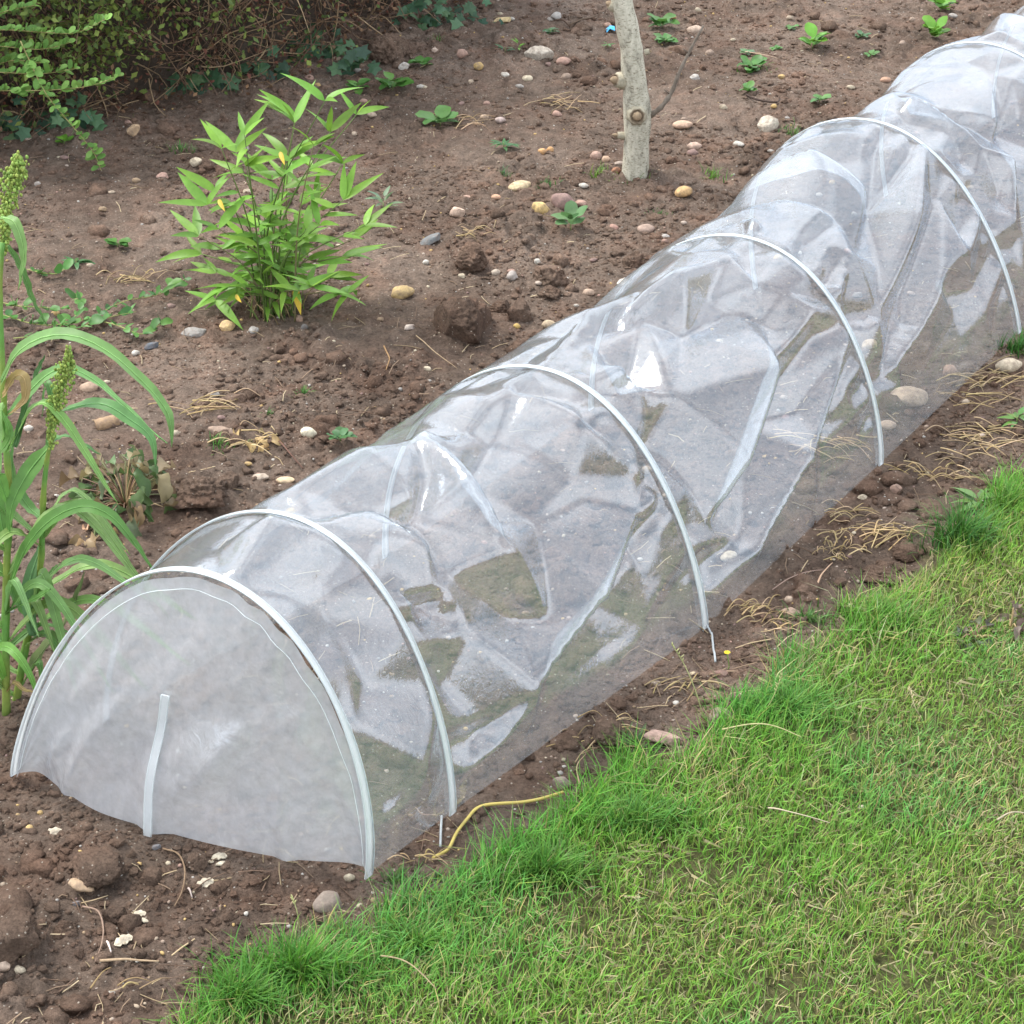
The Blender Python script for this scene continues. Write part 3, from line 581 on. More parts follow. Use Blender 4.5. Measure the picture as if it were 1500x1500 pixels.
stones = [  # u, v, w, h, colour, shape, label
 (480, 1322, 45, 40, (.27, .22, .18), 'p', 'round smooth grey brown pebble on soil below the near corner of the tunnel'),
 (120, 1297, 42, 16, TAN, 'p', 'flat tan stone lying between the two dark earth mounds at the left'),
 (30, 1420, 19, 14, CREAM, 'p', 'cream pebble beside the dark earth mound at the lower left corner'),
 (5, 1413, 22, 20, (.5, .38, .29), 'p', 'tan pebble cut by the left edge of the picture below the earth mound'),
 (43, 1213, 14, 11, YEL, 'p', 'small honey coloured pebble left of the white shell scrap'),
 (27, 1194, 9, 7, YEL, 'p', 'tiny yellow pebble in front of the tunnel left corner'),
 (512, 1285, 17, 14, CREAM, 'p', 'cream pebble tucked against the right foot of the near hoop'),
 (590, 428, 36, 22, (.50, .36, .17), 'p', 'oval ochre pebble left of the biggest soil clod'),
 (792, 306, 28, 22, (.64, .46, .20), 'p', 'bright yellow round pebble touching the mauve stone'),
 (825, 296, 38, 27, MAUVE, 'p', 'mauve brown rounded stone beside the bright yellow pebble'),
 (762, 273, 36, 16, (.58, .46, .28), 'p', 'flat cream oval pebble just above the bright yellow one'),
 (670, 312, 22, 20, (.62, .45, .34), 'a', 'white and orange angular stone in the middle of the bare soil'),
 (851, 297, 17, 9, PINK, 'p', 'small pink pebble right of the mauve stone'),
 (790, 80, 42, 27, (.52, .46, .38), 'r', 'large pale rough rock near the hedge'),
 (825, 90, 22, 13, PINK, 'p', 'pinkish pebble at the right side of the large pale rock'),
 (1125, 182, 33, 27, (.58, .51, .41), 'a', 'angular pale grey rock between tree trunk and tunnel'),
 (1002, 281, 28, 18, (.62, .40, .19), 'p', 'orange oval pebble right of the trunk foot'),
 (1000, 183, 30, 13, (.56, .38, .27), 'p', 'long peach coloured pebble right of the knot on the trunk'),
 (1082, 211, 18, 9, WHITE, 'p', 'small white pebble below the angular pale rock'),
 (1017, 214, 22, 12, (.5, .36, .28), 'p', 'tan pebble resting on a brown one right of the trunk'),
 (1014, 224, 17, 12, MAUVE, 'p', 'brown pebble under the tan one right of the trunk'),
 (873, 228, 18, 14, (.42, .28, .22), 'p', 'pink brown pebble of the pair left of the trunk foot'),
 (888, 233, 14, 10, (.55, .38, .26), 'p', 'peach pebble of the pair left of the trunk foot'),
 (903, 251, 15, 14, (.34, .17, .10), 'p', 'reddish pebble leaning against the trunk foot'),
 (795, 222, 15, 10, ORNG, 'p', 'small orange pebble, left one of a touching pair'),
 (806, 219, 11, 9, ORNG, 'p', 'small orange pebble, right one of a touching pair'),
 (915, 415, 24, 14, WHITE, 'a', 'white stone close to the far side of the tunnel'),
 (452, 634, 25, 18, (.68, .62, .46), 'p', 'cream white round pebble on the open soil left of the tunnel'),
 (131, 567, 28, 17, (.44, .31, .22), 'p', 'tan oval pebble right of the seed head of the shorter millet'),
 (42, 627, 14, 10, WHITE, 'p', 'white pebble between the two millet stems'),
 (315, 578, 15, 11, PGRY, 'p', 'pale grey pebble above the cream white one'),
 (199, 517, 12, 9, WHITE, 'p', 'white pebble left of the dark slate piece'),
 (324, 632, 42, 16, (.30, .215, .16), 'p', 'flat brown stone half sunk beside the dry stalks'),
 (382, 699, 26, 12, (.44, .36, .28), 'p', 'flat grey tan stone near the film at the left shoulder of the tunnel'),
 (418, 703, 28, 9, (.58, .44, .28), 'p', 'thin cream stone touching the left shoulder of the tunnel'),
 (340, 757, 18, 10, (.5, .37, .30), 'p', 'tan pebble just behind the second hoop'),
 (113, 920, 17, 16, (.58, .45, .30), 'p', 'cream pebble between the millet and the near hoop'),
 (287, 237, 20, 14, CREAM, 'a', 'cream pebble behind the top leaves of the bamboo'),
 (238, 258, 18, 11, PINK, 'p', 'pink pebble left of the bamboo top'),
 (333, 477, 24, 18, (.64, .45, .22), 'a', 'wedge of pale orange stone at the foot of the bamboo'),
 (196, 190, 20, 18, (.45, .31, .19), 'a', 'tan stone at the foot of the hedge'),
 (372, 483, 16, 11, PGRY, 'a', 'grey white stone right of the orange wedge'),
 (285, 487, 40, 16, (.30, .28, .255), 'a', 'grey angular stone left of the orange wedge'),
 (446, 481, 12, 16, (.20, .19, .18), 'p', 'dark grey pebble below the yellow bamboo leaf'),
 (438, 467, 13, 12, (.38, .25, .18), 'p', 'brown pebble right under the yellow bamboo leaf'),
 (1068, 816, 27, 20, CREAM, 'p', 'cream pebble seen through the film near the third hoop foot'),
 (1330, 581, 60, 27, (.46, .36, .26), 'p', 'large flat tan stone under the film by the fourth hoop'),
 (1273, 505, 24, 18, (.50, .38, .25), 'p', 'ochre pebble under the film left of the large flat stone'),
 (1391, 543, 24, 20, (.42, .28, .20), 'p', 'brown pebble under the film near the tunnel edge'),
 (1300, 623, 26, 16, (.46, .35, .26), 'p', 'tan pebble under the film below the large flat stone'),
 (1477, 535, 42, 22, (.50, .42, .31), 'p', 'pale tan stone on the tunnel edge near the right picture edge'),
 (1320, 700, 15, 15, (.34, .22, .17), 'p', 'brown pebble right of the fourth hoop foot'),
 (1312, 716, 18, 16, (.32, .21, .16), 'a', 'brown angular stone just below the brown pebble by the fourth hoop foot'),
 (1263, 729, 15, 11, CREAM, 'a', 'small cream stone on bare soil below the fourth hoop foot'),
 (1055, 1050, 38, 34, (.32, .25, .20), 'p', 'grey brown stone partly hidden by lawn grass'),
 (1055, 988, 23, 17, (.25, .15, .12), 'a', 'red brown stone at the end of the bent wire peg'),
 (1016, 988, 13, 11, (.56, .45, .29), 'p', 'small tan pebble left of the bent wire peg'),
 (970, 1081, 56, 20, (.40, .27, .22), 'a', 'flat pink brown stone on the strip of soil by the lawn'),
 (823, 1147, 28, 24, (.29, .23, .19), 'p', 'grey brown pebble at the end of the yellow cord'),
 (1155, 877, 12, 10, (.48, .36, .27), 'p', 'tan pebble beside the brown clod near the lawn'),
 (1158, 898, 30, 18, (.34, .24, .18), 'p', 'brown stone among straw near the third hoop foot'),
 (1172, 911, 13, 11, (.42, .32, .24), 'p', 'tan pebble touching the brown stone among straw'),
 (750, 404, 17, 16, (.42, .37, .33), 'p', 'grey pebble between the soil clods'),
 (726, 399, 14, 11, (.46, .38, .30), 'p', 'grey tan pebble left of the grey one among clods'),
 (804, 475, 21, 13, (.46, .36, .24), 'p', 'tan pebble right of the biggest soil clod'),
 (757, 478, 11, 10, (.58, .40, .14), 'p', 'little yellow pebble at the right foot of the biggest soil clod'),
 (600, 480, 17, 11, (.54, .45, .38), 'a', 'pale stone below the ochre pebble'),
 (736, 30, 28, 10, (.55, .42, .22), 'a', 'long tan stone close to the ivy'),
 (726, 33, 10, 10, (.48, .40, .27), 'p', 'pale pebble at the left end of the long tan stone'),
 (815, 24, 18, 13, GREY, 'p', 'grey pebble left of the trunk at the top'),
 (806, 29, 11, 8, PGRY, 'p', 'pale pebble touching the grey one left of the trunk top'),
 (677, 78, 17, 14, (.42, .27, .21), 'p', 'pink brown pebble right of the mound by the hedge'),
 (637, 74, 10, 9, (.52, .40, .32), 'p', 'small peach pebble left of the pink brown one'),
 (592, 98, 17, 14, (.56, .52, .46), 'a', 'pale grey stone beside the bramble seedling'),
 (772, 115, 17, 10, CREAM, 'p', 'cream pebble below the large pale rock'),
 (740, 109, 13, 7, WHITE, 'p', 'white pebble left of the cream one below the large rock'),
 (890, 37, 12, 9, (.45, .29, .22), 'p', 'pink pebble just above the blue scrap'),
 (1017, 114, 16, 11, PGRY, 'p', 'pale grey pebble near the twig on the trunk'),
 (1018, 44, 26, 14, (.46, .35, .27), 'p', 'flat tan stone at the tip of the trunk twig'),
 (1297, 117, 16, 9, (.46, .28, .19), 'p', 'orange brown pebble beside the tunnel at the top right'),
 (1005, 186, 12, 8, (.48, .38, .25), 'p', 'ochre pebble below the long peach one'),
 (946, 335, 26, 14, (.40, .29, .23), 'p', 'brown pink stone between the trunk and the tunnel'),
 (898, 333, 17, 9, (.42, .24, .19), 'p', 'reddish pebble right of the green seedling'),
 (862, 428, 17, 11, (.47, .34, .25), 'p', 'tan pebble by the far side of the tunnel'),
 (974, 347, 14, 9, PGRY, 'p', 'pale pebble right of the brown pink stone'),
 (1200, 285, 10, 7, WHITE, 'p', 'white pebble at the far side of the fourth hoop'),
 (733, 176, 16, 10, (.48, .38, .34), 'p', 'grey pink pebble below the oval seedling'),
 (710, 172, 14, 9, (.50, .37, .26), 'p', 'tan pebble left of the grey pink one'),
 (816, 167, 15, 10, (.44, .28, .22), 'p', 'pink pebble left of the trunk at mid height'),
 (624, 384, 10, 8, WHITE, 'p', 'white pebble above the ochre one'),
 (787, 384, 10, 12, WHITE, 'a', 'little white shard among the clods'),
 (684, 289, 12, 7, (.5, .33, .25), 'p', 'small peach pebble above the white and orange stone'),
 (727, 289, 15, 9, (.56, .34, .22), 'p', 'orange pebble left of the flat cream oval one'),
]
for (u, v, w, h, c, k, lb) in stones:
    me = random.choice({'p': PEB, 'a': ANG, 'r': ROCK}[k])
    put_stone({'p': 'pebble', 'a': 'stone', 'r': 'rock'}[k], me, u, v, w, h, c, label=lb, cat='pebble' if k == 'p' else 'stone')
# slate, shells and scraps
for (u, v, w, h, c, lb) in [(222, 507, 22, 11, (.10, .11, .125), 'dark blue grey slate piece right of the millet seed head'), (390/1*0+630, 352, 38, 12, (.17, .18, .18), 'grey slate shard right of the bamboo'),
                            (229, 1241, 14, 10, (.17, .17, .18), 'grey slate chip at the bottom edge of the tunnel end'), (112, 1324, 14, 10, (.16, .16, .17), 'grey slate chip above the fallen twig')]:
    o = put_stone('slate', ANG[1], u, v, w, h, c, label=lb, cat='slate'); o.rotation_euler = (.15, -.25, .5 if u > 600 else 0)
def shell(u, v, w, label, rot, tilt=.5):               # a curved broken flake
    g = G(u, v); z0 = hz1(g[0], g[1]); g = G(u, v, z0); s = w/PPM(g[1]); mb = MB(); n = 9; m_ = 7; V = []
    for i in range(n):
        for j in range(m_):
            a = i/(n-1)-.5; b = j/(m_-1)-.5; wd = sqrt(max(.02, 1-(2*a)**2))*(.9+.2*sin(i*2.3+w))
            V.append((a, b*.62*wd, .26*(1-4*a*a)*(1-2.5*b*b)))
    V = np.array(V); T = V.copy(); T[:, 2] -= .06; Q = []
    for i in range(n-1):
        for j in range(m_-1):
            q = i*m_+j; Q += [(q, q+m_, q+m_+1, q+1), (n*m_+q, n*m_+q+1, n*m_+q+m_+1, n*m_+q+m_)]
    rim = [i*m_ for i in range(n)]+[(n-1)*m_+j for j in range(1, m_)]+[i*m_+m_-1 for i in range(n-2, -1, -1)]+[j for j in range(m_-2, 0, -1)]
    for q in range(len(rim)): a, b = rim[q], rim[(q+1) % len(rim)]; Q.append((a, b, b+n*m_, a+n*m_))
    mb.add(np.vstack([V, T])*s, Q); o = obj('shell_fragment', mb.mesh('shell_fragment'), M_stone, None, (g[0], g[1], z0+s*.10), (.60, .53, .40))
    o.rotation_euler = (tilt*.5, -tilt*.3, rot); return tag(o, label, 'shell')
shell(78, 1222, 26, 'white crooked shell scrap on soil below the tunnel left corner', .4)
shell(300, 1297, 29, 'cream flake of shell, the nearer to the tunnel end', .5); shell(181, 1380, 29, 'cream flake of shell beside the fallen seed stalk', .5)
shell(321, 1257, 24, 'upper of two pale nut shells under the tunnel end', .1, .2); shell(326, 1268, 21, 'lower of two pale nut shells under the tunnel end', .2, -.6)
shell(204, 1341, 22, 'upper of two pale nut shells above the cream flake', .1, .2); shell(208, 1351, 21, 'lower of two pale nut shells above the cream flake', .2, -.6)
shell(308, 1264, 11, 'tiny pale shell bit beside the nut shells under the tunnel end', .2); shell(189, 1351, 10, 'tiny pale shell bit beside the lower nut shells', .2)
shell(1243, 890, 17, 'small white scrap at the edge of the lawn grass', .2); shell(1262, 1184, 14, 'small white fleck lying in the lawn', .1); shell(1293, 703, 12, 'tiny white scrap at the fourth hoop foot', .1)
def scrap(name, pts, color, label, cat, z=.006, mat=M_scrap):   # thin torn sheet outlined by ground pixels
    P = np.array([G(u, v) for u, v in pts]); c = P.mean(0); z0 = hz1(c[0], c[1]); mb = MB(); n = len(P)
    zz = np.array([hz1(a, b) for a, b in P[:, :2]]); zz = np.maximum(zz, z0-.004)+z+.004*np.arange(n) % .009
    A = np.column_stack([P[:, 0]-c[0], P[:, 1]-c[1], zz-z0]); B = A.copy(); B[:, 2] -= .0015
    V = np.vstack([A, B, [[0, 0, z+.006]], [[0, 0, z]]]); T = []; Q = []
    for k in range(n):
        q = (k+1) % n; T += [(2*n, k, q), (2*n+1, n+q, n+k)]; Q.append((k, n+k, n+q, q))
    mb.add(V, Q, T); o = obj(name, mb.mesh(name, False), mat, None, (c[0], c[1], z0), color); return tag(o, label, cat)
scrap('plastic_scrap', [(887, 47), (893, 42), (900, 45), (901, 49), (893, 53), (889, 51)], (.03, .42, .80), 'bright blue plastic scrap left of the tree trunk', 'scrap')
scrap('feather', [(230, 102), (237, 101), (250, 110), (257, 121), (250, 122), (246, 125), (238, 115)], (.30, .32, .37), 'grey feather lying at the foot of the hedge', 'feather', z=.012)
# broken clay pipe: a short hollow tube
g = G(158, 627); z0 = hz1(g[0], g[1]); mb = MB(); n = 16; Lp = 34/PPM(g[1]); rp = 10/PPM(g[1]); th = np.arange(n)*2*pi/n; V = []
for x, r in ((-Lp/2, rp*.95), (-Lp/4, rp), (Lp/4, rp), (Lp/2, rp*.93), (Lp/2, rp*.45), (-Lp/2, rp*.45)):
    V += [(x, r*cos(a), r*sin(a)) for a in th]
mb.add(V, [(a*n+j, a*n+(j+1) % n, ((a+1) % 6)*n+(j+1) % n, ((a+1) % 6)*n+j) for a in range(6) for j in range(n)])
o = obj('clay_pipe', mb.mesh('clay_pipe'), M_stone, None, (g[0], g[1], z0+rp*.7), (.36, .24, .14)); o.rotation_euler = (0, -.12, .35)
tag(o, 'short broken tan clay pipe piece right of the millet', 'pipe')
clods = [(670, 457, 108, 72, 'largest brown soil clod on the open bed, right of the bamboo'), (691, 372, 58, 42, 'brown soil clod directly above the largest one'), (762, 457, 44, 42, 'soil clod touching the right side of the largest clod'), (808, 402, 60, 44, 'soil clod above the tunnel between the two biggest groups'),
         (806, 428, 34, 24, 'reddish soil clod just below a wider clod by the tunnel'), (930, 379, 34, 26, 'soil clod near the far side of the third hoop'), (568, 66, 62, 46, 'soil clod at the foot of the ivy hedge'), (22, 1362, 92, 62, 'dark earth mound at the lower left edge of the picture'), (143, 1260, 84, 42, 'dark earth mound in front of the tunnel end'),
         (295, 718, 78, 56, 'broad soil clod left of the second hoop'), (334, 705, 44, 34, 'dark crumbly clod right of the broad one near the wilted plant'), (288, 1258, 36, 30, 'brown clod under the bottom edge of the tunnel end'), (170, 1340, 36, 32, 'brown clod beside the pale nut shells'), (222, 1282, 36, 32, 'small clod right of the earth mound in front of the tunnel'), (98, 1360, 36, 36, 'small clod right of the earth mound at the lower left'),
         (283, 1437, 48, 36, 'dark crumbly clod at the edge of the lawn tuft'), (888, 1066, 52, 40, 'brown clod on the soil strip beside the tunnel'), (1176, 866, 32, 24, 'brown clod among straw by the lawn edge'), (1325, 805, 44, 24, 'dark clod at the lawn edge right of the straw'), (1290, 840, 60, 24, 'low brown clod half in the lawn edge'), (690, 480, 30, 24, 'small clod at the front of the largest one'),
         (733, 447, 34, 24, 'cracked clod between the largest one and its neighbour'), (60, 640, 30, 22, 'soil clod behind the millet stems'), (378, 150, 44, 28, 'soil clod at the foot of the hedge beside the bamboo tip'), (430, 1060, 30, 22, 'clod seen through the milky end sheet'), (12, 1240+165, 26, 20, 'small clod left of the cream pebble at the lower left')]
for k, (u, v, w, h, lb) in enumerate(clods):
    o = put_stone('soil_clod', CLOD[k % 5], u, v, w, h, label=lb, cat='soil clod', sink=.36, yaw=random.uniform(-3, 3)); o.scale[1] = o.scale[0]*.85
# loose pebbles one can still count
def in_view(n, vmax=1500, lawn=False, umin=-120, umax=1620, vmin=-40):
    out = []
    while len(out) < n:
        u = random.uniform(umin, umax); v = random.uniform(vmin, vmax+60); g = G(u, v)
        if random.random() > (g[1]/6.6)**1.5: continue
        if (lawn_sd(g[0:1], g[1:2])[0] > -.03) != lawn: continue
        out.append((u, v, g))
    return out
pal = [CREAM, TAN, PINK, WHITE, PGRY, (.48, .38, .28), (.40, .30, .23), MAUVE, YEL, (.52, .42, .34)]
pal_n = ['cream', 'tan', 'pink', 'white', 'pale grey', 'sandy', 'brown', 'mauve', 'yellow', 'beige']
marks = [(792, 306, 'the bright yellow pebble'), (670, 457, 'the largest soil clod'), (930, 240, 'the trunk foot'), (400, 440, 'the bamboo'), (790, 80, 'the large pale rock'), (1125, 182, 'the angular pale rock'), (630, 352, 'the grey slate shard'), (740, 1180, 'the yellow cord'), (185, 730, 'the wilted plant'),
         (78, 1222, 'the white shell scrap'), (190, 1420, 'the fallen seed stalk'), (480, 1322, 'the round grey brown pebble'), (452, 634, 'the cream white round pebble'), (158, 625, 'the clay pipe'), (893, 47, 'the blue scrap'), (240, 112, 'the grey feather'), (1190, 60, 'the bright green seedling'), (645, 165, 'the round leaved seedling'),
         (836, 322, 'the oval leaved seedling'), (590, 428, 'the ochre pebble'), (1002, 281, 'the orange pebble'), (562, 298, 'the grey green rosette'), (333, 477, 'the orange stone wedge'), (370, 656, 'the crumpled dead leaves'), (140, 800, 'the curled tan dead leaves'), (915, 415, 'the white stone by the tunnel'), (1225, 760, 'the straw bundle'),
         (1330, 581, 'the large flat stone under the film'), (1047, 960, 'the bent wire peg'), (970, 1081, 'the flat pink brown stone'), (143, 1258, 'the middle earth mound'), (22, 1358, 'the lower left earth mound'), (568, 66, 'the clod by the ivy'), (738, 207, 'the low dark green weed'), (1100, 90, 'the spreading green weed'), (222, 507, 'the slate piece'), (970, 40, 'the leafy weed by the trunk'), (640, 520, 'the thin bent root'), (80, 590, 'the shorter millet seed head')]
used_l = set(x[-1] for x in stones)
for (u, v, g) in in_view(420):
    if not (5 <= u <= 1495 and 5 <= v <= 1480) or (u < 720 and v < 190-u*.25) or len(used_l) >= 120+len(stones): continue
    c = random.randrange(10)
    for mu, mv, mn in sorted(marks, key=lambda m: (m[0]-u)**2+(m[1]-v)**2*1.6)[:3]:
        du, dv = u-mu, v-mv
        if abs(du)+abs(dv) < 30: continue
        rel = ('left of' if du < 0 else 'right of') if abs(du) > abs(dv)*1.8 else ('above' if dv < 0 else 'below') if abs(dv) > abs(du)*1.8 else ('up and left of' if du < 0 else 'up and right of') if dv < 0 else ('down and left of' if du < 0 else 'down and right of')
        lb = 'small %s pebble %s %s' % (pal_n[c], rel, mn)
        if lb not in used_l: break
    else: continue
    used_l.add(lb); w = random.choice((9, 10, 11, 12, 13, 15))
    put_stone('loose_pebble', random.choice(PEB+ANG[:2]), u, v, w, w*random.uniform(.5, .8), [.85*x for x in pal[c]], label=lb, cat='pebble', group='small loose pebbles on the soil')
def scatter(name, n, smin, smax, sub, colors, mat, label, seed, cluster, flat=.75, power=2.2):
    r_ = np.random.default_rng(seed); V0, F0 = ICO[sub]; nv = len(V0)
    u = r_.uniform(-200, 1700, n*4); v = r_.uniform(-60, 1640, n*4)
    b = -(v-750)/F_PX; a = (u-750)/F_PX; dz = -sin(PITCH)+b*cos(PITCH); t = -CAM_H/dz; x = a*t; y = (cos(PITCH)+b*sin(PITCH))*t
    keep = (lawn_sd(x, y) < -.005) & (r_.random(len(x)) < (y/6.6)**1.6+.10)
    if cluster: keep &= r_.random(len(x)) < np.clip((vn2(x*4, y*4, seed)-.32)*2.6, .06, 1)
    x = x[keep][:n]; y = y[keep][:n]; n = len(x); z = hz(x, y)
    s = smin*(1-r_.random(n)*(1-(smin/smax)**power))**(-1/power)
    off = r_.uniform(0, 90, (n, 3)); k_ = 1.5
    low = vn3((V0[None, :, 0]*k_+off[:, :1]).ravel(), (V0[None, :, 1]*k_+off[:, 1:2]).ravel(), (V0[None, :, 2]*k_+off[:, 2:]).ravel(), seed).reshape(n, nv)-.5
    jit = 1+(1.1*low+.30*(r_.random((n, nv))-.5)) if colors is None else 1+.5*low
    P = V0[None]*jit[..., None]*np.stack([s*r_.uniform(.8, 1.25, n), s*r_.uniform(.7, 1.1, n), s*flat*r_.uniform(.7, 1.1, n)], 1)[:, None, :]
    th = r_.uniform(0, 2*pi, n); c_, s_ = np.cos(th)[:, None], np.sin(th)[:, None]
    X = P[..., 0]*c_-P[..., 1]*s_+x[:, None]; Y = P[..., 0]*s_+P[..., 1]*c_+y[:, None]; Z = P[..., 2]+(z+s*.12)[:, None]
    F = (F0[None]+(np.arange(n)*nv)[:, None, None]).reshape(-1, 3)
    C = None
    if colors is not None:
        pc = np.array(colors)[r_.integers(0, len(colors), n)]*r_.uniform(.75, 1.15, (n, 1)); C = np.repeat(pc, nv, axis=0)
    o = obj(name, fast_mesh(name, np.stack([X, Y, Z], -1).reshape(-1, 3), F, sub > 1 or colors is not None, C), mat); tag(o, label, name.split('_')[-1], kind='stuff'); return o
scatter('soil_crumbs', 46000, .0022, .011, 1, None, M_clod, 'fine crumbs of brown earth covering the bed', 21, True)
scatter('soil_lumps', 5600, .0055, .030, 2, None, M_clod, 'larger lumps of brown earth strewn over the bed', 22, True, power=2.6)
scatter('fine_gravel', 5200, .0018, .0056, 1, [tuple(.78*x for x in c) for c in pal], M_gravel, 'tiny pale stones mixed into the soil', 23, False)

r_ = np.random.default_rng(91); mb = MB()               # chaff and broken stems over the soil
u = r_.uniform(-60, 1560, 1700); v = r_.uniform(-20, 1540, 1700)
for a_, b_ in zip(u, v):
    g = G(a_, b_)
    if lawn_sd(g[:1], g[1:2])[0] > 0 or (a_ < 720 and b_ < 190-a_*.25) or vn2(g[:1]*3, g[1:2]*3, 92)[0] < .35: continue
    l = r_.uniform(.006, .032); th = r_.uniform(0, pi); d = np.array([cos(th), sin(th), r_.normal(0, .1)])*l; z = hz1(g[0], g[1])+.0035; p = np.array([g[0], g[1], z])
    tube(mb, np.array([p-d, p+np.array([0, 0, .002])+r_.normal(0, .002, 3)*[1, 1, 0], p+d]), r_.uniform(.0005, .0013), 3, np.array([(.46, .35, .21), (.30, .21, .14), (.20, .13, .09), (.55, .44, .28)][r_.integers(4)])*r_.uniform(.7, 1.1), False)
tag(obj('plant_litter', mb.mesh('plant_litter'), M_straw), 'chaff and short broken stems strewn over the bare soil', 'litter', kind='stuff')
# ------------------------------------------------------------------ straw, twigs, cord
def ground_curve(pts, n, lift=.004):
    P = spline([G(u, v) for u, v in pts], n); P[:, 2] = [hz1(a, b)+lift for a, b in P[:, :2]]
    z = np.pad(P[:, 2], 3, 'edge'); z = np.max([z[i:i+n] for i in range(7)], axis=0)*.5+P[:, 2]*.5; z = np.pad(z, 3, 'edge'); P[:, 2] = np.mean([z[i:i+n] for i in range(7)], axis=0); return P
P = ground_curve([(634, 1260), (655, 1246), (668, 1222), (684, 1200), (706, 1184), (760, 1178), (800, 1172), (825, 1163)], 60, .006)
mb = MB(); tube(mb, P, .0025, 8); tag(obj('cord', mb.mesh('cord'), M_cord), 'thin yellow cord curving over soil beside the second hoop foot', 'cord')
def stalks(name, lines, label, cat='straw', r=.0012, color=(.52, .40, .22), lift=.005, taper=True):
    mb = MB()
    for pts in lines:
        P = ground_curve(pts, 16, lift); P[:, 2] += np.sin(np.linspace(0, pi, 16))*random.uniform(0, .012)
        c = np.array(color)*random.uniform(.55, 1.2)*np.array([1, random.uniform(.9, 1.02), random.uniform(.8, 1.1)]); rk = r*(random.uniform(.5, 1.2) if len(lines) > 3 else 1); tube(mb, P, np.linspace(rk, rk*(.5 if taper else 1), 16), 4, c)
    return tag(obj(name, mb.mesh(name), M_straw), label, cat)
def clump(u, v, ru, rv, n, label, color=(.52, .40, .22), r=.0015, name='dry_straw', ang=None):
    ls = []
    for k in range(n):
        a = random.gauss(ang, .5) if ang is not None else random.uniform(0, 2*pi); cu = u+max(-.8, min(.8, random.gauss(0, .4)))*ru; cv = v+max(-.8, min(.8, random.gauss(0, .4)))*rv
        l = random.uniform(.25, .8)*ru; bx = random.uniform(-.12, .12)*ru; by = random.uniform(-.2, .2)*rv
        ls.append([(cu-cos(a)*l/2, cv-sin(a)*l*.25), (cu+bx*.5, cv+by*.5), (cu+cos(a)*l/2, cv+sin(a)*l*.25)])
    return tag(stalks(name, ls, label, 'straw', r, color), kind='stuff' if n > 10 else None)
clump(1225, 655, 90, 28, 26, 'dry straw strands beside the fourth hoop foot', ang=.1)
clump(1235, 762, 55, 22, 22, 'bundle of pale straw poking from under the tunnel edge', ang=-.2)
clump(1300, 790, 90, 26, 30, 'long dry straw lying near the lawn edge', ang=-.5); clump(1225, 815, 50, 28, 30, 'tangled dry roots on soil in front of the lawn', ang=None)
clump(1450, 570, 90, 34, 44, 'dry straw heap at the right picture edge', ang=-.1); clump(1440, 640, 80, 34, 40, 'straw tangle above the lawn at the right', ang=.2)
clump(1150, 930, 50, 26, 16, 'few straw bits by the third hoop foot'); clump(880, 1090, 70, 28, 20, 'thin straw lying beside the tunnel above the yellow cord', ang=.1)
clump(1000, 1015, 60, 22, 22, 'straw and rootlets below the third hoop foot', ang=-.4); clump(1110, 905, 60, 24, 22, 'dry rootlets beside the brown clod and the tunnel edge', ang=-.5); clump(1370, 690, 70, 26, 30, 'dry grass heap between the fourth hoop foot and the lawn', ang=.1)
clump(620, 1262, 45, 18, 12, 'pale straw at the end of the yellow cord', ang=.1); clump(780, 600-8, 60, 1, 1, 'single straw behind the tunnel')
clump(300, 600, 90, 22, 22, 'dry rootlets on the open soil above the cream white pebble', ang=-.1); clump(365, 655, 60, 20, 16, 'pale dry stalks with curled leaves on the soil', ang=.2, color=(.62, .48, .26))
clump(200, 400, 60, 14, 18, 'scattered straw left of the bamboo', ang=-.05); clump(830, 150, 60, 16, 18, 'dry root bits left of the trunk', ang=-.1); clump(690, 175, 60, 18, 18, 'straw flakes under the oval seedling', ang=-.3, color=(.55, .40, .24)); clump(690, 345, 40, 12, 12, 'straw bits on top of a soil clod', ang=.1)
clump(210, 1460, 80, 20, 8, 'dry stalks beside the lawn corner at the bottom', ang=-.4)
stalks('twig', [[(148, 1416), (190, 1420), (235, 1426)]], 'pale fallen seed stalk on the soil at the lower left', 'twig', .0028, (.60, .46, .27))
stalks('twig', [[(240, 1252), (262, 1262), (272, 1285), (268, 1312), (256, 1333)]], 'curved pale root below the tunnel end', 'twig', .0018, (.40, .30, .20)); stalks('twig', [[(122, 1336), (145, 1346), (153, 1372), (150, 1395), (140, 1417)]], 'curved pale root beside the lower nut shells', 'twig', .0018, (.40, .30, .20))
stalks('twig', [[(276, 1307), (282, 1321)]], 'short white stick below the tunnel end', 'twig', .002, (.66, .58, .46)); stalks('twig', [[(158, 1388), (164, 1404)]], 'short white stick above the fallen seed stalk', 'twig', .002, (.66, .58, .46))
stalks('twig', [[(835, 45), (865, 32), (890, 15)], [(835, 45), (812, 38)]], 'dark twig on the ground left of the trunk', 'twig', .0032, (.16, .11, .085)); stalks('twig', [[(610, 500), (640, 530), (670, 543)]], 'thin bent root on the soil right of the bamboo', 'twig', .0016, (.40, .29, .21))
stalks('twig', [[(563, 520), (571, 540), (566, 555)]], 'short tan root beside a thin bent root', 'twig', .002, (.56, .38, .2)); stalks('twig', [[(1092, 150), (1110, 158), (1135, 163), (1142, 155)]], 'dark rotten twig left of the angular pale rock', 'twig', .004, (.09, .065, .055)); stalks('twig', [[(410, 660), (425, 685), (445, 700)]], 'dark thin twig beside the tunnel shoulder', 'twig', .0022, (.13, .07, .06))
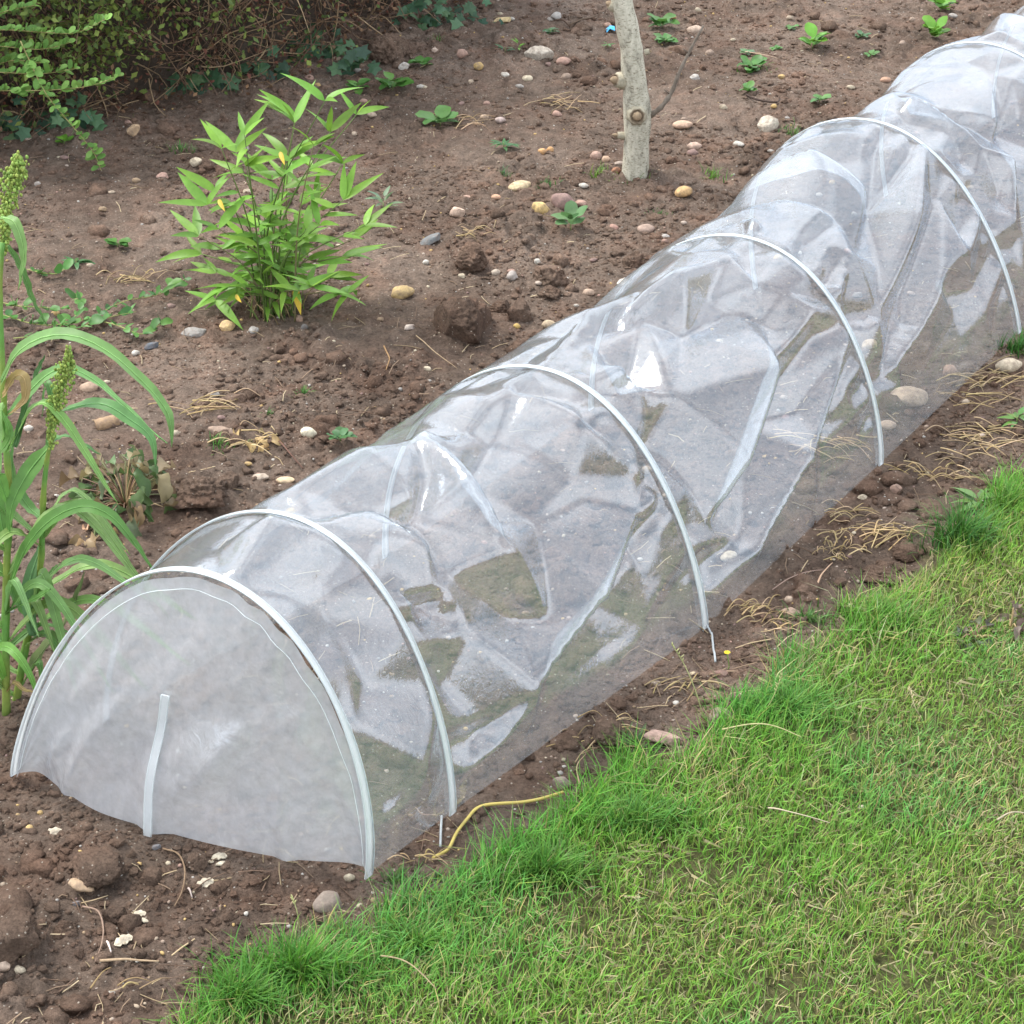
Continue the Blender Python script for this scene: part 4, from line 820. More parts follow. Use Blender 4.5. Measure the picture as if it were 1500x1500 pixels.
stalks('twig', [[(640, 1195), (618, 1200), (608, 1182)], [(850, 1158), (845, 1130), (858, 1108)]], 'thin bent straw pair beside the yellow cord', 'twig', .0014, (.45, .33, .22)); stalks('twig', [[(1085, 75), (1118, 88), (1140, 92)]], 'short pale stick near the tall weeds', 'twig', .002, (.45, .33, .22)); stalks('twig', [[(1195, 875), (1205, 855), (1218, 838)]], 'short pale stick pointing up from the soil by the lawn', 'twig', .002, (.5, .37, .25)); stalks('twig', [[(1130, 880), (1170, 868), (1205, 850)]], 'long thin root beside the brown clod near the lawn', 'twig', .0013, (.42, .3, .22))
# ------------------------------------------------------------------ leaves
def leaf_mesh(name, prof, n=7, fold=.18, droop=.25, twist=0., wave=0., seed=0):
    """leaf of length 1 along x, half-width prof(s), folded along its midrib, drooping"""
    r_ = np.random.default_rng(seed); V = []; Q = []; T = []
    for i in range(n+1):
        s = i/n; w = prof(s); z = -droop*s*s; tw = twist*s; wv = wave*sin(s*9+seed)
        for side in (-1, 0, 1):
            y = side*w; zz = z+abs(side)*w*fold+wv*side*w
            V.append((s*(1-.12*droop*s), y*cos(tw)-(zz-z)*sin(tw), z+(zz-z)*cos(tw)+y*sin(tw)))
    for i in range(n):
        for c in range(2):
            q = i*3+c; Q.append((q, q+3, q+4, q+1))
    me = fast_mesh(name, V, np.array(Q)); me.materials.append(M_leaf); return me
lanc = lambda W: (lambda s: W*max(.0, (sin(pi*min(1, s**.62)))**.9)+.004*(1-s))
oval = lambda W: (lambda s: W*sqrt(max(0, 1-(2*s-1)**2))+.01*(1-s))
BAM = [leaf_mesh('leaf', lanc(.098), 8, .25, d, t, 0, k) for k, (d, t) in enumerate([(.10, 0), (.30, .5), (.45, -.5), (.2, .9), (.05, -.3)])]
OVL = [leaf_mesh('leaf', oval(.34), 7, .22, d, t, .12, k) for k, (d, t) in enumerate([(.10, 0), (.30, .3), (.2, -.4), (-.1, .2)])]
NAR = [leaf_mesh('leaf', lanc(.14), 6, .2, d, t, .1, k) for k, (d, t) in enumerate([(.15, 0), (.35, .3), (.25, -.4)])]
WILT = [leaf_mesh('leaf', oval(.36), 8, .9, d, t, .5, k) for k, (d, t) in enumerate([(.7, .8), (.9, -.8), (.5, 1.4), (.3, -1.2)])]
def ivy_mesh(name, seed):                              # five-lobed leaf
    r_ = np.random.default_rng(seed); V = [(.35, 0, .03)]; ang = [(-2.7, .42), (-2.2, .58), (-1.75, .34), (-1.2, .62), (-.65, .40), (0, .68), (.65, .40), (1.2, .62), (1.75, .34), (2.2, .58), (2.7, .42), (3.14, .30)]
    for a, r in ang: V.append((.35+r*cos(a)*r_.uniform(.9, 1.1), r*sin(a)*r_.uniform(.9, 1.1), -.10*r*r+r_.uniform(-.04, .04)))
    T = [(0, k+1, (k+1) % 12+1) for k in range(12)]; me = fast_mesh(name, V, np.array(T), False); me.materials.append(M_leaf); return me
IVY = [ivy_mesh('leaf', k) for k in range(3)]
def put_leaf(mesh, parent, root, p, d, length, width=1.0, up=(0, 0, 1), color=(.08, .2, .04), name='leaf'):
    o = bpy.data.objects.new(name, mesh); COL.objects.link(o); o.parent = parent
    o.matrix_local = mat4(np.asarray(p)-root, d, up, (length, length*width, length)); o.color = (*color, 1); return o
def vary(c, a=.18, r=random):
    k = r.uniform(1-a, 1+a); return (c[0]*k*r.uniform(.9, 1.12), c[1]*k, c[2]*k*r.uniform(.85, 1.15))

# ------------------------------------------------------------------ bamboo
b0 = G(405, 452); b0[2] = hz1(b0[0], b0[1]); bamboo = thing('bamboo_plant', 'bright green young bamboo clump with lance leaves on the bare soil', 'bamboo', b0)
tips = [(270, 345), (560, 330), (300, 440), (530, 430), (430, 400), (395, 365), (480, 290), (545, 160), (500, 185), (440, 165), (310, 210), (350, 190), (300, 400), (355, 425), (470, 420), (520, 375), (335, 195+20), (352, 235), (300, 272), (437, 172), (490, 140), (470, 205), (520, 232), (398, 255), (285, 300), (275, 372), (522, 285), (540, 350), (497, 405), (322, 420), (445, 425), (385, 320), (450, 300), (425, 225), (480, 330), (350, 365), (305, 335), (415, 380), (375, 405), (460, 375), (330, 300)]
BG = (.155, .305, .04); nleaf = 0
for q, (u, v) in enumerate(tips):
    u = 402+(u-402)*.84; v = v+(8 if v < 300 else 0)
    yy = b0[1]+random.uniform(-.14, .14); tip = AT(u, v, yy); base = b0+np.array([random.uniform(-.05, .05), random.uniform(-.05, .05), -.01])
    mid = base*.5+tip*.5+np.array([(base[0]-tip[0])*.16, 0, .03]); P = spline([base, mid, tip], 14); mb = MB()
    tube(mb, P-b0, np.linspace(.0024, .0010, 14), 5, np.array((.13, .20, .05))*random.uniform(.6, 1.1) if q % 3 else (.17, .15, .07)); obj('stem', mb.mesh('stem'), M_stem, bamboo)
    for e in range(8):
        s = 1.0 if e < 3 else random.uniform(.35, .97); k = int(s*13); p = P[k]; t = P[min(13, k+1)]-P[max(0, k-1)]; t /= np.linalg.norm(t)
        az = random.uniform(0, 2*pi); out = np.array([cos(az), sin(az)*.8, random.uniform(-.15, .45)])
        d = t*(.5 if e < 3 else .25)+out*(.7 if e < 3 else .95); ln = random.uniform(.065, .108)*(1.0 if e < 3 else .9)
        c = vary((.19, .37, .05) if random.random() < .4 else BG, .22)
        put_leaf(random.choice(BAM), bamboo, b0, p, d, ln, random.uniform(.85, 1.1), (random.uniform(-.3, .3), -.5, 1), c); nleaf += 1
for (u, v, u2, v2) in [(432, 420, 440, 460), (410, 222, 416, 240), (320, 292, 328, 308), (345, 432, 352, 442)]:
    p = AT(u, v, b0[1]-.10); p2 = AT(u2, v2, b0[1]-.13); o = put_leaf(BAM[0], bamboo, b0, p, p2-p, np.linalg.norm(p2-p)*1.05, 1.3, (0, -1, .3), (.60, .42, .04)); o['label'] = 'yellowed bamboo leaf'
mb = MB()                                              # dry sheaths and shoots round the foot
for q in range(40):
    a = random.uniform(0, 2*pi); r = random.uniform(0, .07); s = b0*0+np.array([r*cos(a), r*sin(a), 0]); e = s+np.array([random.gauss(0, .035), random.gauss(0, .03), random.uniform(.03, .10)])
    tube(mb, spline([s, (s+e)/2+np.array([0, 0, .01]), e], 5), np.linspace(.0016, .0006, 5), 4, random.choice([(.45, .34, .16), (.14, .2, .05), (.33, .25, .12)]))
obj('basal_shoots', mb.mesh('basal_shoots'), M_stem, bamboo)

# ------------------------------------------------------------------ millet
def ribbon_leaf(parent, root, P, W, color, name='leaf', fold=.25, n=22, upv=(0, -.35, 1), dry_tip=False):
    P = spline(P, n); T = np.gradient(P, axis=0); T /= np.linalg.norm(T, axis=1)[:, None]; V = []; Q = []
    for i in range(n):
        s = i/(n-1); w = W*min(1, .45+s*3.0)*(1-s**2.6)**.9+.0006; sd_ = np.cross(T[i], upv); sd_ /= np.linalg.norm(sd_)+1e-9; up = np.cross(sd_, T[i])
        rl = .35*sin(s*5+W*900); sd2 = sd_*cos(rl)+up*sin(rl); up2 = np.cross(sd2, T[i])
        for q, a in enumerate((-1, -.5, 0, .5, 1)): V.append(P[i]-root+sd2*w*a*.5+up2*abs(a)*w*fold*.5+up2*.0014*sin(i*1.7+a*3)*abs(a))
    for i in range(n-1):
        for c in range(4): q = i*5+c; Q.append((q, q+1, q+6, q+5))
    me = fast_mesh(name, V, np.array(Q)); lo = obj(name, me, M_leaf, parent, color=color); mb = MB(); tube(mb, P-root+np.array([0, -.0004, .0007]), np.linspace(max(.0008, W*.05), .0004, n), 4); obj('midrib', mb.mesh('midrib'), M_leaf, lo, color=tuple(min(1, 1.7*c+.03) for c in color)); return lo
def panicle(parent, root, P, R, seed, color):
    """seed head: hundreds of grains on short branches round an axis"""
    r_ = np.random.default_rng(seed); P = spline(P, 40); mb = MB(); V0, F0 = ICO[1]
    tube(mb, P-root, np.linspace(.003, .001, 40), 5, np.array(color)*.8)
    for k in range(620):
        s = r_.random()**.9; i = int(s*39); env = R*(.25+1.2*s)*(1-s**5)*(.55+.45*sin(s*40+seed)**2)*1.15
        a = r_.uniform(0, 2*pi); rr = env*sqrt(r_.random()); c = P[i]-root+np.array([cos(a)*rr, sin(a)*rr, r_.normal(0, .006)])
        mb.add(V0*np.array([1, 1, 1.35])*r_.uniform(.0016, .0026)+c, None, F0, np.array(color)*r_.uniform(.6, 1.35)*np.array([r_.uniform(.9, 1.2), 1, 1]))
    return obj('seed_head', mb.mesh('seed_head'), M_seed, parent)
MG = (.12, .26, .06)
def millet(base_px, stem_px, dy, leaves, label, head, rad):
    g = G(*base_px); g[2] = hz1(g[0], g[1]); y = g[1]; t = thing('millet_plant', label, 'millet', g)
    P = spline([g+np.array([0, 0, -.01])]+[AT(u, v, y+dy*k) for k, (u, v) in enumerate(stem_px)], 40); mb = MB()
    s = np.linspace(0, 1, 40); tube(mb, P-g, .0066*(1-s*.55)+.0012*np.exp(-((s*6) % 1)**2*60), 9, np.column_stack([(.17+.05*np.sin(s*30)), .28+0*s, .06+0*s]).repeat(9, 0).tolist()+[(.17, .28, .06)]*2); obj('stem', mb.mesh('stem'), M_stem, t)
    for pts, wpx, c, d in leaves:
        q = [AT(u, v, y+d*sin(pi*.5*k/(len(pts)-1))) for k, (u, v) in enumerate(pts)]
        for a in q: a[2] = max(a[2], .012)
        ribbon_leaf(t, g, q, wpx/PPM(y, .4), c)
    rl_ = random.Random(int(base_px[0]))
    for q in range(14):                               # further leaves, fanning from the stem down to the soil
        s0 = rl_.uniform(.02, .62); p0 = P[int(s0*39)]; az = rl_.uniform(-.9, pi+.9); ln = rl_.uniform(.13, .30); o_ = np.array([cos(az), -abs(sin(az))*.5, 0]); pk = p0+o_*ln*.45+np.array([0, 0, ln*rl_.uniform(.2, .5)]); e_ = p0+o_*ln+np.array([0, 0, ln*rl_.uniform(-.4, .15)]); e_[2] = max(e_[2], .015)
        ribbon_leaf(t, g, [p0, pk, e_], rl_.uniform(12, 23)/PPM(y, .4), vary((.21, .36, .11), .2))
    if head: panicle(t, g, [AT(u, v, y+dy*len(stem_px)) for u, v in head], rad, len(leaves), (.30, .42, .10))
    return t
millet((8, 1042), [(8, 930), (10, 820), (14, 730), (8, 640), (4, 540), (0, 430), (4, 355)], .006,
       [([(2, 560), (25, 518), (65, 494), (115, 494), (165, 520), (210, 560), (240, 595), (250, 620), (252, 655)], 26, (.16, .30, .09), -.12),
        ([(2, 318), (22, 328), (35, 372), (27, 425)], 16, (.19, .33, .10), -.04), ([(12, 360), (34, 400), (48, 440), (70, 478)], 12, (.09, .19, .05), .03),
        ([(22, 655), (40, 590), (55, 545), (66, 520)], 13, (.06, .14, .04), .05), ([(4, 580), (22, 552), (36, 556), (36, 585), (12, 608)], 18, (.34, .24, .10), -.03),
        ([(10, 870), (40, 800), (80, 758), (125, 742), (165, 758), (200, 800), (230, 842)], 24, MG, -.08), ([(6, 900), (35, 885), (60, 872), (75, 862)], 15, MG, -.06),
        ([(8, 1000), (-5, 955), (15, 950), (42, 985), (58, 1032)], 17, (.15, .33, .06), -.12), ([(6, 790), (-10, 700), (-30, 660), (-60, 640)], 20, MG, .05), ([(10, 950), (60, 916), (112, 932)], 12, (.12, .25, .07), .04), ([(8, 1020), (20, 1000), (35, 1010), (52, 1014)], 8, (.4, .3, .12), -.02),
        ([(12, 735), (-6, 680), (14, 640), (2, 600)], 22, MG, -.05)],
       'taller millet plant at the left picture edge, with a drooping seed head', [(6, 362), (10, 310), (20, 262), (30, 230)], .020)
millet((22, 1022), [(35, 960), (50, 890), (60, 820), (63, 735), (68, 680), (74, 648)], -.006,
       [([(75, 612), (105, 598), (150, 592), (190, 614), (222, 642), (228, 685)], 22, (.14, .30, .10), -.09), ([(72, 655), (40, 695), (18, 740), (12, 790)], 27, MG, -.05), ([(70, 648), (100, 640), (147, 666)], 13, (.14, .29, .10), .05),
        ([(68, 668), (80, 600), (68, 560), (62, 610)], 14, (.10, .22, .06), .06), ([(60, 800), (40, 870), (50, 930), (48, 880)], 20, (.14, .27, .12), -.03), ([(40, 985), (70, 945), (100, 905), (124, 838)], 26, (.19, .25, .10), -.02),
        ([(40, 930), (70, 930), (92, 970)], 13, MG, -.07), ([(30, 1010), (55, 970), (62, 1000)], 14, (.10, .22, .05), -.04), ([(55, 885), (75, 840), (88, 825)], 9, (.1, .2, .05), .06), ([(62, 760), (40, 740), (20, 700), (18, 640)], 18, (.13, .27, .08), .04), ([(45, 905), (20, 870), (15, 830)], 16, (.11, .24, .06), .02)],
       'shorter millet plant with an upright green seed head', [(74, 648), (80, 605), (92, 560), (104, 515)], .017)

# ------------------------------------------------------------------ wilted plant and creeping weed
def leafy(name, label, cat, u, v, ru, rv, n, meshes, cols, lpx, hmax, stems=8, dry=0):
    g = G(u, v); g[2] = hz1(g[0], g[1]); t = thing(name, label, cat, g); pm = PPM(g[1]); mb = MB()
    for k in range(n):
        a = random.uniform(0, 2*pi); r = sqrt(random.random()); q = G(u+cos(a)*r*ru, v+sin(a)*r*rv); z = hz1(q[0], q[1]); h = random.uniform(.15, 1)*hmax*(1-.5*r)
        p = np.array([q[0], q[1], z+h]); d = np.array([cos(a)*.8+random.gauss(0, .4), -sin(a)*.8+random.gauss(0, .4), random.uniform(-.5, .3)])
        ln = lpx/pm*random.uniform(.7, 1.2); put_leaf(random.choice(meshes), t, g, p, d, ln, random.uniform(.8, 1.1), (random.uniform(-.4, .4), -.4, 1), vary(random.choice(cols), .25))
        if k % max(1, n//max(1, stems)) == 0 or dry: tube(mb, spline([np.zeros(3), (p-g)*.5+np.array([0, 0, .012]), p-g], 6), np.linspace(.0018, .0009, 6), 4, random.choice([(.14, .17, .06), (.3, .2, .11)]) if not dry else random.choice([(.42, .3, .16), (.24, .15, .1), (.14, .16, .07)]))
    obj('stem', mb.mesh('stem'), M_stem, t); return t
leafy('wilted_plant', 'heap of wilted broad leaves behind the millet', 'wilted plant', 185, 745, 72, 42, 62, WILT, [(.17, .20, .10), (.12, .19, .07), (.28, .25, .14), (.10, .17, .06), (.22, .16, .09)], 32, .12, 10, 1)
leafy('dry_leaf_pile', 'few curled tan dead leaves below the wilted plant', 'dead leaves', 140, 800, 28, 14, 9, WILT, [(.48, .33, .18), (.36, .24, .13)], 24, .018, 2)
leafy('dry_leaf_pile', 'crumpled dead leaves on the soil left of the tunnel shoulder', 'dead leaves', 372, 658, 34, 12, 9, WILT, [(.50, .36, .18), (.42, .28, .13)], 18, .012, 2)
def sprig(t, root, P, ln, cols, step, mesh=OVL, r=.0014, up=(0, -.3, 1), pair=True, stemc=(.30, .32, .10)):
    """one shoot with paired leaves along it"""
    mb = MB(); P = np.asarray(P); tube(mb, P-root, np.linspace(r, r*.5, len(P)), 5, stemc); st = obj('shoot', mb.mesh('shoot'), M_stem, t)
    d = np.concatenate([[0], np.cumsum(np.linalg.norm(np.diff(P, axis=0), axis=1))]); s = step
    while s < d[-1]:
        p = np.array([np.interp(s, d, P[:, c]) for c in range(3)]); k = min(len(P)-2, int(np.searchsorted(d, s))-1); tg = P[k+1]-P[k]; tg = tg/np.linalg.norm(tg)
        for sg in ((-1, 1) if pair else (random.choice((-1, 1)),)):
            sd_ = np.cross(tg, (0, .5, 1)); sd_ /= np.linalg.norm(sd_); dd = tg*.55+sd_*sg*.75+np.array([0, 0, .35])+np.random.default_rng(int(s*1e5)+sg).normal(0, .2, 3)
            yield st, mb, p, dd, ln*random.uniform(.7, 1.15), random.choice(cols)
        s += step*random.uniform(.8, 1.2)
cw = G(90, 470); cw[2] = hz1(cw[0], cw[1]); creeper = thing('creeping_weed', 'low green creeping weed between the millet and the bamboo', 'weed', cw)
for pts in ([(0, 465), (60, 478), (130, 470), (180, 450), (230, 437), (272, 408)], [(20, 500), (90, 490), (150, 470), (200, 462)], [(60, 495), (120, 455), (110, 440)], [(0, 440), (50, 452), (100, 450)], [(150, 475), (200, 490), (235, 480)], [(40, 395), (75, 402), (100, 396)]):
    for st, mb_, p, d, l, c in sprig(creeper, cw, ground_curve(pts, 24, .012), .026, [(.08, .20, .04), (.10, .24, .05), (.06, .16, .04)], .022):
        put_leaf(random.choice(OVL+NAR), creeper, cw, p, d+np.array([random.gauss(0, .4), random.gauss(0, .4), random.gauss(.1, .3)]), l*random.uniform(.7, 1.4), random.uniform(.8, 1.1), (random.gauss(0, .4), -.3, 1), vary(c))

# ------------------------------------------------------------------ seedlings, small weeds and grass tufts on the soil
def weed(u, v, spx, n, mesh, col, label, hfac=.5, spread=1.0):
    g = G(u, v+spx*.25); g[2] = hz1(g[0], g[1]); t = thing('weed', label, 'weed', g); pm = PPM(g[1]); S = spx/pm; mb = MB()
    tube(mb, [(0, 0, -.004), (0, 0, S*.18)], [.0016, .0012], 5, (.16, .22, .07)); obj('stem', mb.mesh('stem'), M_stem, t)
    for k in range(n):
        a = 2*pi*k/n*1.618*3+random.uniform(-.3, .3); hh = S*hfac*random.uniform(.15, .8); d = np.array([cos(a)*spread, sin(a)*spread, random.uniform(.1, .9)*hfac*1.6])
        b = np.array([cos(a)*S*.06, sin(a)*S*.06, hh*.6]); mb2 = None
        put_leaf(random.choice(mesh), t, np.zeros(3), b, d, S*random.uniform(.36, .55), 1.0, (0, 0, 1), vary(col, .2))
    return t
W1 = (.09, .22, .05); W2 = (.14, .32, .04); W3 = (.07, .17, .06)
for a in [(645, 165, 66, 9, OVL, (.10, .23, .06), 'seedling with round green leaves on soil above the film', .45), (836, 322, 56, 8, OVL, (.13, .26, .10), 'pale green oval leaved seedling below the mauve stone', .8), (562, 298, 54, 9, NAR, (.17, .25, .13), 'grey green rosette with narrow leaves right of the bamboo', .7),
          (1190, 60, 50, 11, OVL, W2, 'bright yellow green leafy seedling in the upper right', .7), (1100, 90, 46, 14, OVL, W1, 'spreading green weed left of the bright seedling', .4), (1095, 72, 26, 7, OVL, (.14, .25, .12), 'pale round leaved weed just above the spreading one', .4), (1368, 42, 48, 14, OVL, W2, 'bright leafy weed at the far side of the tunnel top', .8), (1378, 4, 46, 12, OVL, W2, 'bright weed at the top edge beside the tunnel', .7),
          (1160, 38, 24, 7, OVL, W1, 'small weed left of the bright seedling', .5), (1136, 69, 22, 8, OVL, W1, 'tiny clover like weed left of the bright seedling', .4), (970, 30, 44, 14, OVL, W1, 'leafy green weed right of the trunk top', .5), (975, 55, 36, 12, OVL, W1, 'lower green weed right of the trunk top', .4), (738, 207, 46, 12, NAR, W3, 'low dark green weed in the middle of the bare soil', .35), (740, 68, 44, 10, NAR, W3, 'dark low weed left of the large pale rock', .35), (760, 76, 24, 7, NAR, W2, 'bright grassy weed touching the large pale rock', .9),
          (806, 45, 30, 8, OVL, W3, 'small dark weed above the large pale rock', .3), (890, 68, 26, 8, NAR, W1, 'small green weed left of the trunk below the blue scrap', .4), (1200, 145, 32, 9, OVL, W1, 'small fresh weed right of the angular pale rock', .4), (1095, 135, 30, 9, OVL, W1, 'small weed above the dark rotten twig', .4), (172, 350, 42, 10, OVL, W1, 'small leafy weed left of the bamboo', .4), (112, 372, 52, 12, NAR, W3, 'low feathery weed near the creeping weed', .3),
          (575, 112, 60, 11, OVL, (.09, .22, .045), 'bramble seedling with broad leaves at the foot of the ivy', .6), (525, 118, 40, 7, OVL, (.10, .24, .05), 'broad leaf seedling beside the bamboo tip', .5), (618, 88, 36, 9, OVL, W1, 'small weed right of the bramble seedling', .35), (1275, 75, 26, 7, OVL, W1, 'tiny weed between the bright seedling and the tunnel', .4), (1262, 48, 30, 8, OVL, W3, 'dark small weed near the tunnel top', .35), (500, 662, 44, 9, OVL, W3, 'blue green weed at the left shoulder of the second bay', .4), (95, 208, 30, 8, OVL, W2, 'pale fresh weed at the foot of the left hedge', .4), (1435, 720, 90, 12, NAR, (.12, .22, .07), 'flat leaved weed among the straw at the lawn edge', .35), (1490, 600, 60, 9, NAR, (.12, .25, .06), 'long leaved weed at the right picture edge above the straw', .4), (1140, 1385, 44, 9, NAR, (.13, .27, .06), 'broad leaved weed flat in the lawn', .3), (1300, 585, 1, 3, NAR, W1, '', .3)][:-1]:
    weed(*a)
def blades(mb, P, H, W, lean, az, C, seg=3):
    """many grass blades at once. P (n,3) roots, H heights, W widths, lean bend, az direction, C (n,3)"""
    n = len(P); L = np.linspace(0, 1, seg+1); dx, dy = np.cos(az), np.sin(az); sx, sy = -np.sin(az+.4), np.cos(az+.4); V = np.zeros((n, 2*seg+1, 3)); K = np.zeros((n, 2*seg+1, 3))
    for i, s in enumerate(L):
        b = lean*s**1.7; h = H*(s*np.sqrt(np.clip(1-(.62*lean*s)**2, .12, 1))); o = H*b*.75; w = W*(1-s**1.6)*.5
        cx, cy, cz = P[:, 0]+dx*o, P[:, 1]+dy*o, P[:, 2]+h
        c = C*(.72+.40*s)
        if i < seg:
            V[:, 2*i] = np.stack([cx-sx*w, cy-sy*w, cz], 1); V[:, 2*i+1] = np.stack([cx+sx*w, cy+sy*w, cz], 1); K[:, 2*i] = c; K[:, 2*i+1] = c
        else: V[:, 2*i] = np.stack([cx, cy, cz], 1); K[:, 2*i] = c
    m = 2*seg+1; off = (np.arange(n)*m)[:, None, None]
    Q = np.array([[2*i, 2*i+1, 2*i+3, 2*i+2] for i in range(seg-1)])[None]+off; T = np.array([[2*seg-2, 2*seg-1, 2*seg]])[None]+off
    mb.add(V.reshape(-1, 3), Q.reshape(-1, 4), T.reshape(-1, 3), K.reshape(-1, 3))
def tuft(u, v, ru, rv, n, hpx, col, label, name='grass_tuft', W=.0028, lean=(.25, 1.5), group=None):
    g = G(u, v); g[2] = hz1(g[0], g[1]); pm = PPM(g[1]); r_ = np.random.default_rng(int(u*7+v)); mb = MB()
    n = int(n*.8) if n > 200 else n; a = r_.uniform(0, 2*pi, n); r = np.minimum(np.abs(r_.normal(0, .62, n)), 1.35); uu = u+np.cos(a)*r*ru; vv = v+np.sin(a)*r*rv
    P = np.array([G(x, y) for x, y in zip(uu, vv)]); P[:, 2] = hz(P[:, 0], P[:, 1])-.003; P -= g
    C = np.array(col)[None]*r_.uniform(.65, 1.3, (n, 1))*np.stack([r_.uniform(.8, 1.3, n), np.ones(n), r_.uniform(.7, 1.2, n)], 1)
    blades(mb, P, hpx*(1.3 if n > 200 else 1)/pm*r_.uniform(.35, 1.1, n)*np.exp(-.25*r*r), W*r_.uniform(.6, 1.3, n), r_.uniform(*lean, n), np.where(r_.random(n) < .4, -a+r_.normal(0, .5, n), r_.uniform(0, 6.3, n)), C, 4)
    o = obj(name, mb.mesh(name), M_blade, None, g); return tag(o, label, 'grass', group)
GT = (.085, .225, .04)
for a in [(1405, 805, 56, 16, 520, 60, (.065, .19, .035), 'dense dark green grass tuft at the lawn edge below the straw'), (800, 1296, 85, 22, 900, 50, (.10, .25, .04), 'long bright grass tuft at the lawn edge right of the yellow cord'), (925, 1222, 100, 24, 800, 48, (.10, .25, .045), 'bright grass tuft at the lawn edge past the cord end'), (440, 1448, 110, 30, 1200, 66, (.095, .26, .035), 'tall bright grass tuft at the near lawn corner'), (610, 1402, 70, 22, 450, 42, (.11, .26, .04), 'grass tuft right of and below the round grey brown pebble'),
          (1150, 1062, 90, 24, 600, 42, (.11, .26, .05), 'grass tuft at the lawn edge below the wire peg'), (1300, 925, 70, 20, 500, 40, (.11, .26, .045), 'grass tuft at the lawn edge near the white scrap'), (1490, 522, 26, 10, 160, 34, (.06, .19, .035), 'green grass tuft behind the pale stone at the right edge'), (1475, 755, 60, 20, 400, 45, (.11, .26, .04), 'grass tuft at the right lawn edge'), (355, 1488, 60, 24, 500, 60, (.095, .25, .035), 'grass tuft at the bottom edge of the picture by the soil'),
          (935, 268, 26, 6, 60, 18, (.12, .22, .05), 'short grass ring at the trunk foot'), (875, 262, 18, 6, 40, 20, (.16, .30, .05), 'yellow green grass left of the trunk foot'), (797, 280, 20, 7, 50, 16, (.08, .20, .06), 'small grass tuft right of the flat cream pebble'), (1045, 262, 20, 8, 50, 24, (.13, .29, .05), 'fresh grass tuft right of the trunk'), (1160, 195, 16, 6, 40, 22, (.1, .24, .05), 'grass tuft beside the angular pale rock'), (265, 228, 22, 7, 50, 22, (.09, .22, .05), 'grass tuft left of the cream pebble by the hedge'), (320, 662, 20, 7, 50, 20, (.10, .25, .05), 'grass tuft next to the crumpled dead leaves'), (445, 585, 20, 6, 45, 16, (.08, .20, .05), 'small grass tuft on the open soil'), (395, 618, 14, 5, 30, 14, (.08, .2, .05), 'tiny grass tuft below the small grass tuft'), (965, 318, 14, 5, 30, 14, (.08, .21, .05), 'small grass tuft below the orange pebble'),
          (1105, 102, 26, 7, 60, 18, (.11, .25, .05), 'small grass tuft under the spreading weed'), (740, 258, 10, 5, 25, 20, (.12, .22, .10), 'little grey green grass tuft above the flat cream pebble'), (640, 60, 12, 5, 25, 18, (.1, .22, .05), 'small grass tuft at the foot of the ivy'), (1180, 920, 50, 16, 140, 34, (.11, .22, .06), 'sparse grass growing out of the soil by the third hoop foot'), (930, 1105, 60, 16, 140, 36, (.10, .22, .06), 'sparse grass over the flat pink brown stone'), (640, 1285, 40, 10, 60, 26, (.10, .22, .06), 'sparse grass blades below the end of the yellow cord'), (580, 1290, 40, 12, 90, 28, (.1, .22, .06), 'sparse grass blades near the tunnel corner')]:
    tuft(*a)
# tall seed stalks standing in the lawn edge
def stalk(pts, y0px, label, col=(.36, .36, .16), r=.0011):
    g = G(*y0px); g[2] = hz1(g[0], g[1]); P = spline([g]+[AT(u, v, g[1]+.01*k) for k, (u, v) in enumerate(pts)], 20); mb = MB(); tube(mb, P-g, np.linspace(r, r*.6, 20), 4, col)
    for k in range(14, 20): tube(mb, [P[k]-g, P[k]-g+np.array([random.gauss(0, .003), 0, .006])], [.0016, .0004], 4, np.array(col)*1.2)
    return tag(obj('grass_stalk', mb.mesh('grass_stalk'), M_stem, None, g), label, 'grass stalk')
stalk([(1018, 1010), (1003, 975), (985, 945)], (1032, 1068), 'thin green grass stalk leaning against the tunnel edge'); stalk([(1128, 1030), (1145, 990)], (1105, 1070), 'thin grass stalk in the lawn edge right of the peg')
stalk([(435, 1335), (428, 1315)], (440, 1370), 'single grass stalk above the near lawn tuft'); stalk([(1340, 1035), (1333, 1010)], (1345, 1060), 'pale upright grass stalk in the lawn', (.5, .42, .25))
def lying(pts, label, col=(.50, .46, .26)): o = stalks('seed_stalk', [pts], label, 'grass stalk', .0016, col, .032); return o
lying([(1220, 1080), (1265, 1072), (1312, 1065)], 'long green grass stalk lying across the upper lawn', (.25, .40, .14)); lying([(1055, 1108), (1115, 1108), (1170, 1120)], 'pale seed stalk lying on the lawn below the edge tuft'); lying([(1122, 1226), (1150, 1237), (1212, 1246)], 'bleached straw lying in the middle of the lawn', (.56, .48, .32)); lying([(1455, 1238), (1475, 1230), (1500, 1228)], 'bleached straw lying at the right edge of the lawn', (.58, .50, .34)); lying([(560, 1440), (600, 1460), (640, 1490)], 'dry stalk lying in the lawn at the bottom', (.42, .34, .22))
# yellow flower
g = G(1066, 990); g[2] = hz1(g[0], g[1]); fl = thing('yellow_flower', 'tiny yellow flower at the end of the bent wire peg', 'flower', g); P = spline([g, AT(1068, 975, g[1]), AT(1065, 957, g[1])], 8); mb = MB(); tube(mb, P-g, .0010, 5, (.2, .3, .08)); obj('stem', mb.mesh('stem'), M_stem, fl)
for k in range(6): put_leaf(OVL[0], fl, g, P[-1], (cos(k), sin(k), .5), .006, 1.2, (0, 0, 1), (.80, .60, .03), 'petal')
